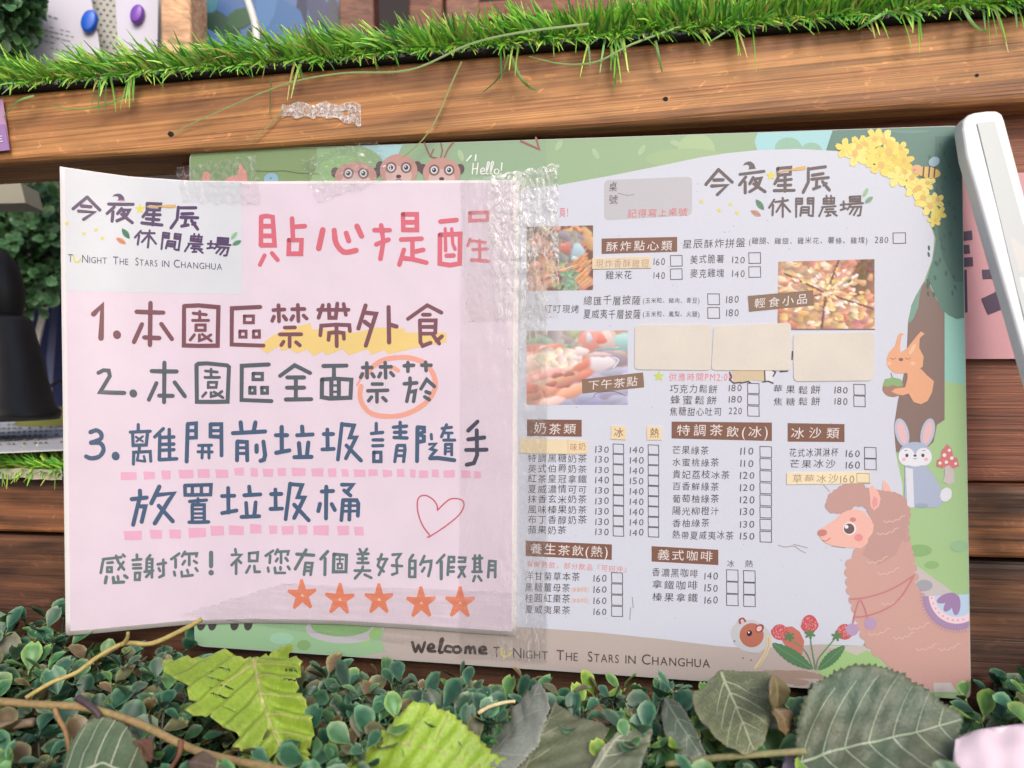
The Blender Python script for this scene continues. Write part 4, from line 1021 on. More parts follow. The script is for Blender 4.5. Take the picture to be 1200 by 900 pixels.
# printed animals and plants
def printed(name, paint, label=None):
    P = Print(M); P.clip = rounded(inset(cor, .7), 10.6); paint(P); o = P.build(name, M_PRINT, mr)
    if label: o['label'] = label
def zm(ox, oy, s): return lambda *pts: [(ox + x / s, oy + y / s) for x, y in pts]
def alpaca(P):
    z = zm(940, 560, 4.5); BD = (208, 158, 151); HR = (196, 150, 145); FC = (240, 178, 168)
    P.poly(clipx([(1000, 645), (1058, 590), (1063, 600), (1062, 634), (1068, 656), (1073, 684), (1080, 694), (1090, 702), (1100, 716), (1137, 722), (1145, 740), (1145, 802), (1094, 808), (1088, 814), (1060, 798), (1041, 781), (1026, 766), (1014, 754), (1008, 735), (999, 713), (995, 690), (994, 668)]), BD, 12)
    sc1 = [(1000, 645), (998, 652), (995, 661), (994, 671), (995, 682), (996, 692), (999, 703), (1002, 713), (1006, 724), (1008, 734), (1012, 744), (1018, 754), (1026, 764)]
    for x, y in sc1[2:]: P.ell(x + 1.5, y, 6.4, 6, BD, 12, n=14)
    for k in range(40):
        t = k / 39; q = [(1008, 571), (990, 572), (976, 582), (972, 594), (985, 598), (1000, 588), (1020, 590), (1026, 610), (1022, 632), (1030, 645), (1036, 645), (1046, 640), (1055, 625), (1062, 606), (1060, 590), (1050, 582), (1034, 580)]
        i = t * (len(q) - 1); a = q[int(i)]; b = q[min(len(q) - 1, int(i) + 1)]; f = i - int(i)
        P.ell(a[0] + (b[0] - a[0]) * f, a[1] + (b[1] - a[1]) * f, 6, 5.5, HR, 13, n=12)
    P.poly([(1008, 570), (990, 573), (977, 583), (975, 596), (986, 597), (1004, 588), (1016, 592), (1024, 604), (1026, 616), (1018, 636), (1010, 650), (1030, 662), (1050, 650), (1060, 625), (1062, 600), (1056, 586), (1040, 576)], HR, 13)
    hq = [(1008, 570), (990, 573), (977, 583), (975, 596), (986, 597), (1004, 588)]
    hq2 = [(1016, 592), (1024, 604), (1026, 616), (1018, 636), (1012, 646)]
    hq3 = [(1034, 580), (1050, 583), (1058, 590), (1062, 604), (1061, 622), (1064, 640), (1068, 656), (1072, 676), (1076, 690)]
    for Q_, cc, rad, st_ in ((hq, HR, 5.6, 7.4), (hq2, HR, 4.6, 6.4), (hq3, HR, 5, 7.4)):
        for (ax, ay), (bx, by) in zip(Q_, Q_[1:]):
            n_ = max(1, int(math.hypot(bx - ax, by - ay) / st_))
            for i in range(n_): P.ell(ax + (bx - ax) * i / n_, ay + (by - ay) * i / n_, rad, rad, cc if ay < 640 else BD, 14, n=12)
    P.poly(z((85, 275), (130, 250), (180, 215), (212, 185), (240, 172), (290, 165), (330, 178), (345, 205), (362, 215), (378, 250), (372, 290), (350, 318), (345, 345), (310, 372), (220, 366), (150, 356), (112, 336), (85, 302)), FC, 15)
    P.ell(*z((106, 290))[0], 5.6, 4, (206, 124, 120), 17, -10); P.stroke(z((108, 330), (125, 333), (148, 318)), .9, (186, 100, 100), 17, True)
    P.ell(*z((250, 268))[0], 7.8, 7.8, (232, 224, 228), 17); P.ell(*z((248, 268))[0], 6.2, 6.2, (112, 88, 98), 18.5); P.ell(*z((234, 258))[0], 2.2, 2.2, (236, 230, 234), 20)
    P.ell(*z((298, 315))[0], 5, 4.4, (234, 140, 146), 17); P.ell(*z((268, 220))[0], 3.6, 2.6, (206, 130, 124), 17)
    P.poly(z((352, 55), (372, 40), (402, 75), (414, 110), (405, 150), (378, 172), (360, 150), (358, 110)), FC, 16); P.poly(z((378, 95), (398, 110), (396, 145), (375, 160), (368, 130)), (232, 150, 156), 17.5)
    P.poly(z((428, 10), (455, 35), (474, 75), (476, 102), (430, 96), (424, 55)), FC, 12)
    for x0, y0 in ((395, 290), (340, 440), (400, 500), (420, 660), (350, 820), (480, 840), (600, 900), (430, 225), (560, 790), (720, 900)):
        P.block(940, 560, 4.5, 5, (216, 184, 172), 15, '~' + ' '.join('%d,%d' % (x0 + i * 16, y0 + (8 if i % 2 else 0) + i * (3 - i) * 1.2) for i in range(8)))
    P.block(940, 560, 4.5, 9, (204, 122, 132), 16, '~255,640 330,632 420,608 500,572 582,520 / ~272,735 340,728 440,692 520,630 592,512 / ~300,645 285,690 268,765 / ~310,648 330,690 345,745')
    P.ell(*z((264, 800))[0], 7.6, 7.2, (180, 148, 196), 18); P.ell(*z((360, 768))[0], 7.2, 7, (180, 148, 196), 18)
    c = z((815, 612))[0]
    for k in range(34):
        a = math.radians(20 + k * 5); x, y = c[0] + 43 * math.cos(a), c[1] + 46 * math.sin(a)
        if x < 1135: P.stroke([(c[0] + 38 * math.cos(a), c[1] + 42 * math.sin(a)), (x, y)], 1, (172, 140, 178), 16)
    def half(rx, ry, col, l): P.poly(clipx([(c[0] + rx * math.cos(math.radians(a)), c[1] + ry * math.sin(math.radians(a))) for a in range(0, 181, 8)]), col, l)
    half(40, 42, (164, 134, 182), 17); half(33, 35, (238, 204, 220), 18.5); half(26, 27, (178, 206, 240), 20)
    for a in (25, 60, 92, 125, 158):
        t = math.radians(a); x, y = c[0] + 13 * math.cos(t), c[1] + 13 * math.sin(t)
        if x < 1127: P.ell(x, y, 12, 5, (158, 124, 180), 21.5, a)
    for a in range(15, 176, 12):
        t = math.radians(a); x, y = c[0] + 29.5 * math.cos(t), c[1] + 31 * math.sin(t)
        if x < 1134: P.ell(x, y, 1.2, 1.2, (206, 160, 190), 20.5, n=8)
printed('printed_alpaca', alpaca)
def meadow(P):
    for x, y, rx, ry, c in ((1077.6, 645, 14.5, 7, (136, 184, 118)), (1092, 662, 8.5, 4.6, (140, 188, 120)), (1124, 640, 11, 7, (146, 194, 146)), (1067, 657, 5, 4, (136, 184, 118))): P.ell(x, y, rx, ry, c, 9)
    P.poly(clipx([(1066, 658), (1076, 664), (1092, 676), (1112, 690), (1120, 697), (1140, 698), (1140, 724), (1080, 700), (1066, 690)]), (196, 188, 190), 9)
    P.ell(1083, 686, 10, 6.6, (160, 162, 176), 10)
    P.ell(1078, 812, 12, 8, (206, 200, 200), 14); P.poly([(1094, 800), (1114, 800), (1122, 812), (1094, 811)], (204, 196, 194), 14); P.ell(1131, 812, 6, 6, (232, 172, 168), 15)
    P.poly([(958, 788), (962, 772), (966, 764), (974, 766), (982, 758), (994, 764), (1004, 768), (1016, 762), (1026, 768), (1040, 782), (1050, 795), (980, 800)], (160, 206, 130), 9)
printed('printed_meadow', meadow)
def rabbit(P):
    z = zm(1020, 360, 3.46); G = (164, 178, 212)
    P.poly(z((140, 640), (225, 640), (262, 690), (288, 740), (290, 800), (270, 812), (150, 812), (138, 800)), G, 12); P.poly(z((142, 650), (172, 655), (178, 812), (150, 812)), (212, 216, 234), 13.5)
    P.ell(*z((306, 760))[0], 6.6, 8.4, (216, 220, 234), 13, 20, wob=.08); P.ell(*z((208, 804))[0], 8, 2.6, (150, 164, 200), 14)
    for cx, r in ((128, -14), (232, 14)):
        P.ell(*z((cx, 508))[0], 8, 17, (176, 186, 214), 12, r); P.ell(*z((cx, 508))[0], 5, 13.5, (226, 178, 190), 13.5, r)
    P.ell(*z((181, 598))[0], 19.5, 15, G, 14); P.ell(*z((147, 606))[0], 9.6, 10.4, (222, 224, 238), 15.5, 10); P.ell(*z((216, 606))[0], 9.6, 10.4, (222, 224, 238), 15.5, -10); P.ell(*z((181, 622))[0], 12, 7, (222, 224, 238), 15.5)
    for x in (148, 213): P.ell(*z((x, 601))[0], 1.9, 2.1, (70, 74, 96), 17)
    for x in (136, 226): P.ell(*z((x, 617))[0], 2.4, 2, (236, 176, 190), 17)
    P.ell(*z((181, 602))[0], 1.9, 1.4, (74, 78, 100), 17); P.stroke(z((174, 612), (181, 616), (190, 611)), .6, (90, 92, 112), 17)
    for x in (144, 217): P.stroke(z((x - 5, 582), (x + 5, 580)), .7, (90, 92, 112), 17)
printed('printed_rabbit', rabbit)
def mush(P):
    z = zm(1020, 360, 3.46)
    P.poly(z((300, 640), (335, 640), (340, 680), (342, 710), (318, 720), (294, 708), (302, 680)), (198, 186, 190), 11)
    P.poly(z((268, 645), (272, 618), (286, 612), (290, 580), (312, 555), (330, 575), (336, 605), (352, 612), (360, 645), (335, 655), (318, 640), (292, 652)), (218, 112, 118), 13)
    for x, y, r in ((300, 600, 2.2), (320, 580, 1.8), (282, 632, 1.8), (330, 612, 2.1), (346, 634, 1.7), (308, 628, 2)): P.ell(*z((x, y))[0], r, r, (236, 222, 226), 15)
printed('printed_mushroom', mush)
def squirrel(P):
    z = zm(1020, 360, 3.46); O = (234, 164, 124)
    P.poly(z((150, 262), (205, 250), (228, 275), (258, 300), (250, 345), (232, 380), (205, 394), (175, 385), (155, 350), (130, 358), (105, 352), (85, 342), (100, 330), (140, 325), (150, 290)), O, 12)
    P.poly(z((66, 210), (75, 185), (100, 155), (112, 115), (122, 103), (136, 108), (126, 120), (120, 160), (122, 185), (150, 165), (185, 120), (205, 98), (220, 108), (200, 125), (198, 165), (216, 200), (212, 240), (190, 260), (150, 268), (100, 268), (72, 245)), O, 13)
    for x in (92, 152): P.stroke(z((x - 10, 206), (x, 211), (x + 10, 206)), .9, (180, 110, 84), 15, True)
    P.ell(*z((124, 212))[0], 2.6, 2, (120, 100, 110), 15); P.ell(*z((170, 170))[0], 2.4, 7, (240, 186, 150), 15, 30)
    for x in (76, 172): P.ell(*z((x, 228))[0], 3, 2.2, (240, 182, 154), 15)
    P.ell(*z((92, 330))[0], 12.4, 10, (166, 122, 108), 11); P.poly(z((50, 318), (58, 292), (92, 284), (124, 292), (134, 316), (112, 322), (92, 316), (70, 322)), (134, 178, 118), 11.8); P.stroke(z((88, 285), (84, 268)), 1, (104, 140, 96), 12)
printed('printed_squirrel', squirrel)
def flowers(P):
    z = zm(820, 150, 3.75)
    for x, y, r in ((640, 90, 44), (700, 78, 46), (770, 42, 42), (815, 50, 44), (690, 120, 50), (760, 120, 56), (840, 110, 58), (880, 95, 40), (800, 160, 54), (850, 165, 50), (900, 150, 44), (870, 215, 48), (930, 215, 42), (960, 265, 50), (1000, 240, 36), (940, 270, 40), (985, 310, 46), (1040, 320, 36), (1010, 340, 46), (1050, 375, 34), (1030, 405, 30), (905, 200, 40), (730, 70, 40)):
        q = z((x, y))[0]; rot = random.uniform(0, 72); k = random.choice(((240, 220, 92), (236, 210, 78), (244, 228, 118)))
        pts = []; r *= .92
        for i in range(50):
            a = 2 * math.pi * i / 50; c5 = abs(math.cos(2.5 * a + rot)); rr = r / 3.75 * (.42 + .72 * c5 ** .7 + random.uniform(-.07, .07)); pts.append((q[0] + rr * math.cos(a), q[1] + rr * math.sin(a)))
        P.poly(pts, k, 12 + random.random() * 3); 
        if random.random() < .8: P.ell(q[0] + random.uniform(-2, 2), q[1] + random.uniform(-2, 2), r / 11, r / 13, (232, 186, 92), 16, random.uniform(0, 90), wob=.2)
        for i in range(3):
            a = random.uniform(0, 6.28); P.stroke([(q[0] + r * .06 * math.cos(a), q[1] + r * .06 * math.sin(a)), (q[0] + r * .2 * math.cos(a), q[1] + r * .2 * math.sin(a))], .7, (226, 196, 84), 16)
printed('printed_flowers', flowers)
def bee(P):
    z = zm(820, 150, 3.75); P.ell(*z((1030, 148))[0], 6.8, 5.4, (150, 190, 216), 16, -30)
    P.ell(*z((1005, 195))[0], 14.5, 6.6, (232, 190, 96), 18, 8); P.ell(*z((955, 182))[0], 6.4, 5.6, (228, 176, 120), 19)
    for x in (985, 1010, 1034): P.stroke(z((x, 172), (x - 4, 215)), 1.7, (84, 62, 70), 20.5)
    P.ell(*z((944, 184))[0], 1.8, 1.8, (226, 130, 130), 21)
printed('printed_bee', bee)
def mouse(P):
    z = zm(820, 700, 5.4545); P.ell(*z((325, 250))[0], 24, 19, (192, 194, 202), 9.5, 20, wob=.07)
    P.poly(z((425, 235), (455, 250), (458, 300), (430, 370), (380, 445), (345, 462), (350, 440), (400, 370), (428, 310)), (218, 198, 158), 14); P.stroke(z((440, 260), (440, 310), (410, 380), (370, 450)), .8, (190, 164, 126), 15.5, True)
    P.ell(*z((332, 242))[0], 14.2, 14.2, (192, 108, 88), 12); P.ell(*z((318, 230))[0], 3, 3.6, (60, 48, 52), 13.5, 20); P.ell(*z((314, 224))[0], 1, 1.1, (230, 226, 228), 15)
    P.ell(*z((383, 198))[0], 5.6, 4.4, (150, 76, 74), 14, -45); P.ell(*z((380, 200))[0], 3.6, 2.8, (232, 186, 190), 15.5, -45)
    P.stroke(z((258, 165), (255, 145), (275, 136), (290, 152)), 2.6, (160, 88, 88), 13, True); P.ell(*z((272, 152))[0], 2, 2, (226, 186, 192), 14)
    for x, y in ((222, 280), (278, 388), (328, 402)): P.ell(*z((x, y))[0], 1.2, .8, (110, 100, 104), 13)
printed('printed_mouse', mouse)
def berries(P):
    z = zm(820, 700, 5.4545)
    P.poly(z((545, 190), (590, 185), (640, 220), (668, 280), (660, 340), (650, 380), (600, 350), (540, 300), (510, 250)), (206, 112, 98), 10)
    for s in ('~565,260 640,310 690,370 722,455', '~705,245 715,320 730,400 738,460', '~872,255 800,340 755,400 745,460'): P.block(820, 700, 5.4545, 9, (112, 148, 108), 12, s)
    for x, y, rx, ry, r in ((512, 222, 58, 50, 25), (702, 172, 58, 54, 0), (925, 220, 54, 50, 20)):
        q = z((x, y))[0]; pts = []
        for i in range(26):
            a = 2 * math.pi * i / 26; k = 1 + (.12 * max(0, -math.sin(a)) if r == 0 else 0); xx, yy = rx * math.cos(a) * (1 - .12 * (math.sin(a) < 0)), ry * math.sin(a) * k; t = math.radians(r)
            pts.append((q[0] + (xx * math.cos(t) - yy * math.sin(t)) / 5.4545, q[1] + (xx * math.sin(t) + yy * math.cos(t)) / 5.4545))
        P.poly(pts, (212, 82, 98), 14)
        for i in range(40):
            a = random.uniform(0, 6.28); rr = math.sqrt(random.random()) * .82; P.ell(q[0] + rx * rr * math.cos(a) / 5.45, q[1] + ry * rr * math.sin(a) / 5.45, .5, .7, (236, 170, 150), 16, n=6)
    for x, y in ((572, 252), (705, 235), (878, 248)):
        for a in range(0, 360, 60): q = z((x, y))[0]; t = math.radians(a + 20); P.ell(q[0] + 3 * math.cos(t), q[1] + 2.4 * math.sin(t), 4, 1.5, (92, 138, 88), 17, a + 20, n=10)
    def lf(p0, p1, wd):
        dx, dy = p1[0] - p0[0], p1[1] - p0[1]; l = math.hypot(dx, dy); nx, ny = -dy / l, dx / l; A, B = [], []
        for i in range(19):
            t = i / 18; k = wd * math.sin(math.pi * (t * .92 + .04)) ** .8 * (1 if i % 2 else .84)
            A.append((p0[0] + dx * t + nx * k, p0[1] + dy * t + ny * k)); B.append((p0[0] + dx * t - nx * k, p0[1] + dy * t - ny * k))
        P.poly(z(*(A + B[::-1])), (86, 136, 92), 15); P.stroke(z(p0, p1), .7, (116, 162, 112), 16.5)
    lf((466, 296), (715, 455), 46); lf((925, 312), (760, 462), 40)
printed('printed_strawberries', berries)
def meerkats(P):
    z = zm(210, 140, 3.43); H = (196, 144, 136)
    for pts in ([(1055, 160), (1010, 150), (995, 118), (985, 92)], [(1050, 158), (1058, 125), (1052, 95)], [(1065, 155), (1080, 120), (1102, 92)], [(1010, 150), (1022, 120)]): P.stroke(z(*pts), 1.8, (160, 92, 92), 9)
    for cx, cy, rx, ry in ((710, 228, 84, 58), (882, 205, 76, 66), (1055, 215, 76, 62)):
        q = z((cx, cy))[0]
        for s in (-1, 1): P.ell(q[0] + s * rx / 3.43 * .96, q[1] - ry / 3.43 * .25, 5.4, 6.2, (98, 76, 82), 10, s * 20)
        P.ell(q[0], q[1], rx / 3.43, ry / 3.43, H, 11.5); P.ell(q[0], q[1] + 6, rx / 3.43 * .7, ry / 3.43 * .6, (206, 172, 168), 13)
        for s in (-1, 1):
            ex, ey = q[0] + s * 8.8, q[1] - 3.4; P.ell(ex, ey, 6.4, 6.6, (136, 92, 92), 14, s * -20); P.ell(ex, ey, 4.2, 4.4, (206, 212, 220), 15.5); P.ell(ex, ey, 2.5, 2.7, (60, 62, 78), 17); P.ell(ex - .8, ey - .9, .8, .8, (230, 232, 236), 18.5)
        P.ell(q[0], q[1] + 7, 3, 2.2, (84, 62, 70), 15.5); P.stroke([(q[0] - 3, q[1] + 11), (q[0], q[1] + 10), (q[0] + 3, q[1] + 11)], .8, (110, 84, 88), 15.5)
def fox(P):
    z = zm(210, 140, 3.43)
    P.poly(z((180, 250), (195, 232), (235, 222), (243, 175), (262, 200), (275, 228), (272, 262), (180, 262)), (222, 142, 130), 11); P.ell(*z((108, 232))[0], 5, 7, (214, 140, 126), 11, 10)
def bird(P):
    z = zm(210, 140, 3.43)
    P.ell(*z((370, 240))[0], 8.6, 7.4, (134, 176, 208), 11); P.ell(*z((368, 236))[0], .8, .8, (60, 70, 90), 13)
    P.stroke(z((300, 205), (360, 208), (420, 205), (480, 215), (560, 218)), .8, (110, 128, 84), 11)
printed('printed_branch', lambda P: P.block(560, 180, 3.75, 9, (170, 92, 92), 9, '190,-55 270,-20 255,-70')); printed('printed_fox', fox); printed('printed_bird', bird)
printed('printed_meerkats', meerkats, 'row of printed meerkats peeping over the notice')
T = Print(M); T.block(553, 204, 5.0, 7, (232, 236, 236), 12, '~8,-62 2,0 / ~36,-64 28,0 / 5,-30 34,-34 / ~50,-12 74,-22 66,-36 52,-24 54,-2 80,-4 / ~84,-4 102,-62 92,-66 84,-6 96,-2 / ~108,-4 126,-64 116,-68 108,-6 120,-2 / ~150,-30 134,-24 134,-4 152,-2 158,-20 146,-30 / 176,-66 172,-22 / 170,-4 171,-2')
T.block(553, 204, 5.0, 9, (232, 236, 236), 12, '-30,-78 -4,-108 / 20,-80 24,-112'); T.build('greeting', M_PRINT, mr)
# ================================================================== the pink notice
PINK = (221, 203, 224)
ntop = [(70, 195), (110, 201), (150, 206.5), (220, 211.5), (300, 212.5), (400, 212), (608, 211)]
nbot = [(77, 745), (115, 742), (150, 738.5), (220, 732), (300, 730), (400, 732), (500, 738), (540, 741), (605, 745.5)]
def interp(tb, x):
    for (a, b), (c, d) in zip(tb, tb[1:]):
        if x <= c: return b + (d - b) * (x - a) / (c - a)
    return tb[-1][1]
def nsheet(P, l, t, r, b, col, layer, nx=60, ny=30):
    """grid over the notice, inset by l, t, r, b pixels"""
    h = P.hh(layer); pts = []; fs = []
    for j in range(ny + 1):
        for i in range(nx + 1):
            u, v = i / nx, j / ny
            xt = 70 + l + (608 - r - 70 - l) * u; xb = 77 + l + (605 - r - 77 - l) * u
            yt = interp(ntop, xt) + t; yb = interp(nbot, xb) - b
            pts.append((xt + (xb - xt) * v, yt + (yb - yt) * v))
    for j in range(ny):
        for i in range(nx): k = j * (nx + 1) + i; fs.append([k, k + nx + 1, k + nx + 2, k + 1])
    P.add(pts, fs, col, h)
nr_ = empty('notice_sheet', N(340, 735), 'laminated pink notice of hand-lettered rules taped over the left half of the menu', 'notice')
P = Print(N); P.smooth = True; nsheet(P, 0, 0, 0, 0, (232, 226, 230), 0); P.build('laminate', M_NOTICE, nr_, thick=-.0007)
P = Print(N); P.smooth = True; nsheet(P, 5.5, 3, 5.5, 5, PINK, 2); P.build('pink_paper', M_NOTICE, nr_)
def logo_fn(x, y):
    dx, dy = x - 842.0, y - 198.7
    return (102.1 + 1.0138 * dx - 0.094 * dy, 231 + 0.1235 * dx + 0.895 * dy)
P = Print(N); P.smooth = True
h = P.hh(4); pts = []; fs = []
for j in range(13):
    for i in range(31):
        u, v = i / 30, j / 12; x = 76 + 207 * u; yt = interp(ntop, x) + 1.5; pts.append((x + .6 * v, yt + (341 + 4 * u - yt) * v))
for j in range(12):
    for i in range(30): k = j * 31 + i; fs.append([k, k + 31, k + 32, k + 1])
P.add(pts, fs, (208, 213, 226), h); lo = P.build('logo_label', M_NOTICE, nr_)
P = Print(N); wordmark(P, logo_fn, 1.0, 1.12, 8, (84, 60, 108), (52, 128, 90), (226, 132, 92))
P.poly([logo_fn(820 + x / 7.5, 180 + y / 7.5) for x, y in ((428, 130), (490, 124), (492, 134), (426, 140))], (196, 130, 170), 9)
P.build('wordmark', M_NOTICE, lo)
P = Print(N); tagline(P, 79, 261, 303, .055, 9.6, (84, 80, 118), 8, (226, 214, 84), ymap=lambda x: 302 + (x - 79) * .052)
P.build('lettering', M_NOTICE, lo)
# marker and highlighter marks under the lettering
P = Print(N)
P.poly([(305, 409), (310, 400), (318, 394), (330, 388), (345, 383.7), (363.7, 378.3), (365.7, 386), (390, 386), (416.7, 389.7), (442, 383.7), (474, 385), (474.7, 389.7), (523, 389.7), (523.3, 401), (490, 407), (455, 415), (450, 410.3), (435, 415.7), (431, 409), (408.7, 416.3), (402, 409), (383, 416.3), (378, 411.7), (368, 417), (360, 410), (347, 414), (340, 409), (330, 411), (326, 406), (313, 414)], (238, 204, 118), 5)
P.build('highlight', M_NOTICE, nr_)
P = Print(N)
def dash(ox, oy, lst, y0=None, y1=None):
    for d in lst:
        a, b = d[0], d[1]; t, u = (d[2], d[3]) if len(d) > 2 else (y0, y1)
        sk = random.uniform(0, 14)
        P.poly([(ox + a / 7.5, oy + (t + random.uniform(-6, 6)) / 7.5), (ox + (b - random.uniform(0, 4)) / 7.5, oy + (t + random.uniform(-6, 6)) / 7.5),
                (ox + (b + random.uniform(-6, 4)) / 7.5, oy + (u + random.uniform(-6, 6)) / 7.5), (ox + (a + sk) / 7.5, oy + (u + random.uniform(-4, 8)) / 7.5)], (230, 164, 200), 5)
dash(90, 480, ((385, 525, 546, 618), (585, 690, 545, 612), (740, 828, 538, 610), (890, 1025, 532, 606), (1060, 1168, 524, 598)))
dash(210, 480, ((315, 430, 528, 594), (480, 572, 512, 576), (625, 692, 514, 586), (730, 830, 518, 588), (862, 940, 514, 582), (985, 1112, 514, 584)))
dash(350, 480, ((110, 220, 514, 582), (255, 332, 518, 588), (372, 438, 524, 588), (482, 588, 526, 588), (612, 697, 528, 586), (735, 822, 530, 590), (862, 930, 524, 586), (978, 1030, 530, 592), (1058, 1142, 534, 596)))
dash(430, 480, ((570, 632, 530, 592), (672, 775, 534, 596), (828, 910, 538, 598), (940, 1002, 542, 604)))
P.build('underline', M_NOTICE, nr_); P = Print(N)
dash(140, 550, ((35, 200, 542, 618), (262, 375, 530, 610), (437, 540, 526, 606), (605, 762, 510, 594), (797, 918, 498, 580), (962, 1095, 496, 576)))
dash(290, 550, ((22, 125, 482, 562), (187, 265, 494, 568), (298, 407, 496, 574), (440, 525, 494, 570), (578, 718, 496, 576), (785, 893, 500, 576), (932, 1020, 504, 584)))
P.build('underline', M_NOTICE, nr_)
P = Print(N)
P.block(390, 410, 7.5, 44, (240, 158, 138), 5, '~250,320 238,390 262,480 340,560 480,585 640,565 800,480 890,360 895,250 830,135 720,80 590,66 450,88 350,150 290,225 / w36:470,150 540,160 575,182 / w20:214,310 245,250 280,205 320,150')
P.build('marker_ring', M_NOTICE, nr_)
for x, y, r, a in ((354, 697.5, 17.5, -92), (398, 702.5, 18, -88), (444, 702.5, 17.5, -90), (493.5, 706.5, 18, -91), (539, 706.5, 18, -89)):
    pts = []; P = Print(N)
    for i in range(10):
        t = math.radians(a + i * 36); k = (1 if i % 2 == 0 else .47) * r
        if i % 2 == 0:
            for s_ in (-5, 5): pts.append((x + k * math.cos(t + math.radians(s_)), y + k * 1.08 * math.sin(t + math.radians(s_))))
        else: pts.append((x + k * math.cos(t), y + k * math.sin(t)))
    P.poly(pts, (242, 130, 96), 5); P.poly([(x - 2, y + 1), (x + .5, y - 2), (x + 2.6, y + 1.8)], (244, 196, 184), 7); P.build('star', M_NOTICE, nr_)
P = Print(N); P.block(470, 560, 7.5, 13, (208, 92, 118), 5, '~232,522 250,505 190,420 150,310 143,215 165,165 220,155 280,190 315,240 320,285 / ~320,285 380,225 430,188 490,182 540,200 552,250 510,325 430,395 340,460 245,520')
P.build('heart', M_NOTICE, nr_)
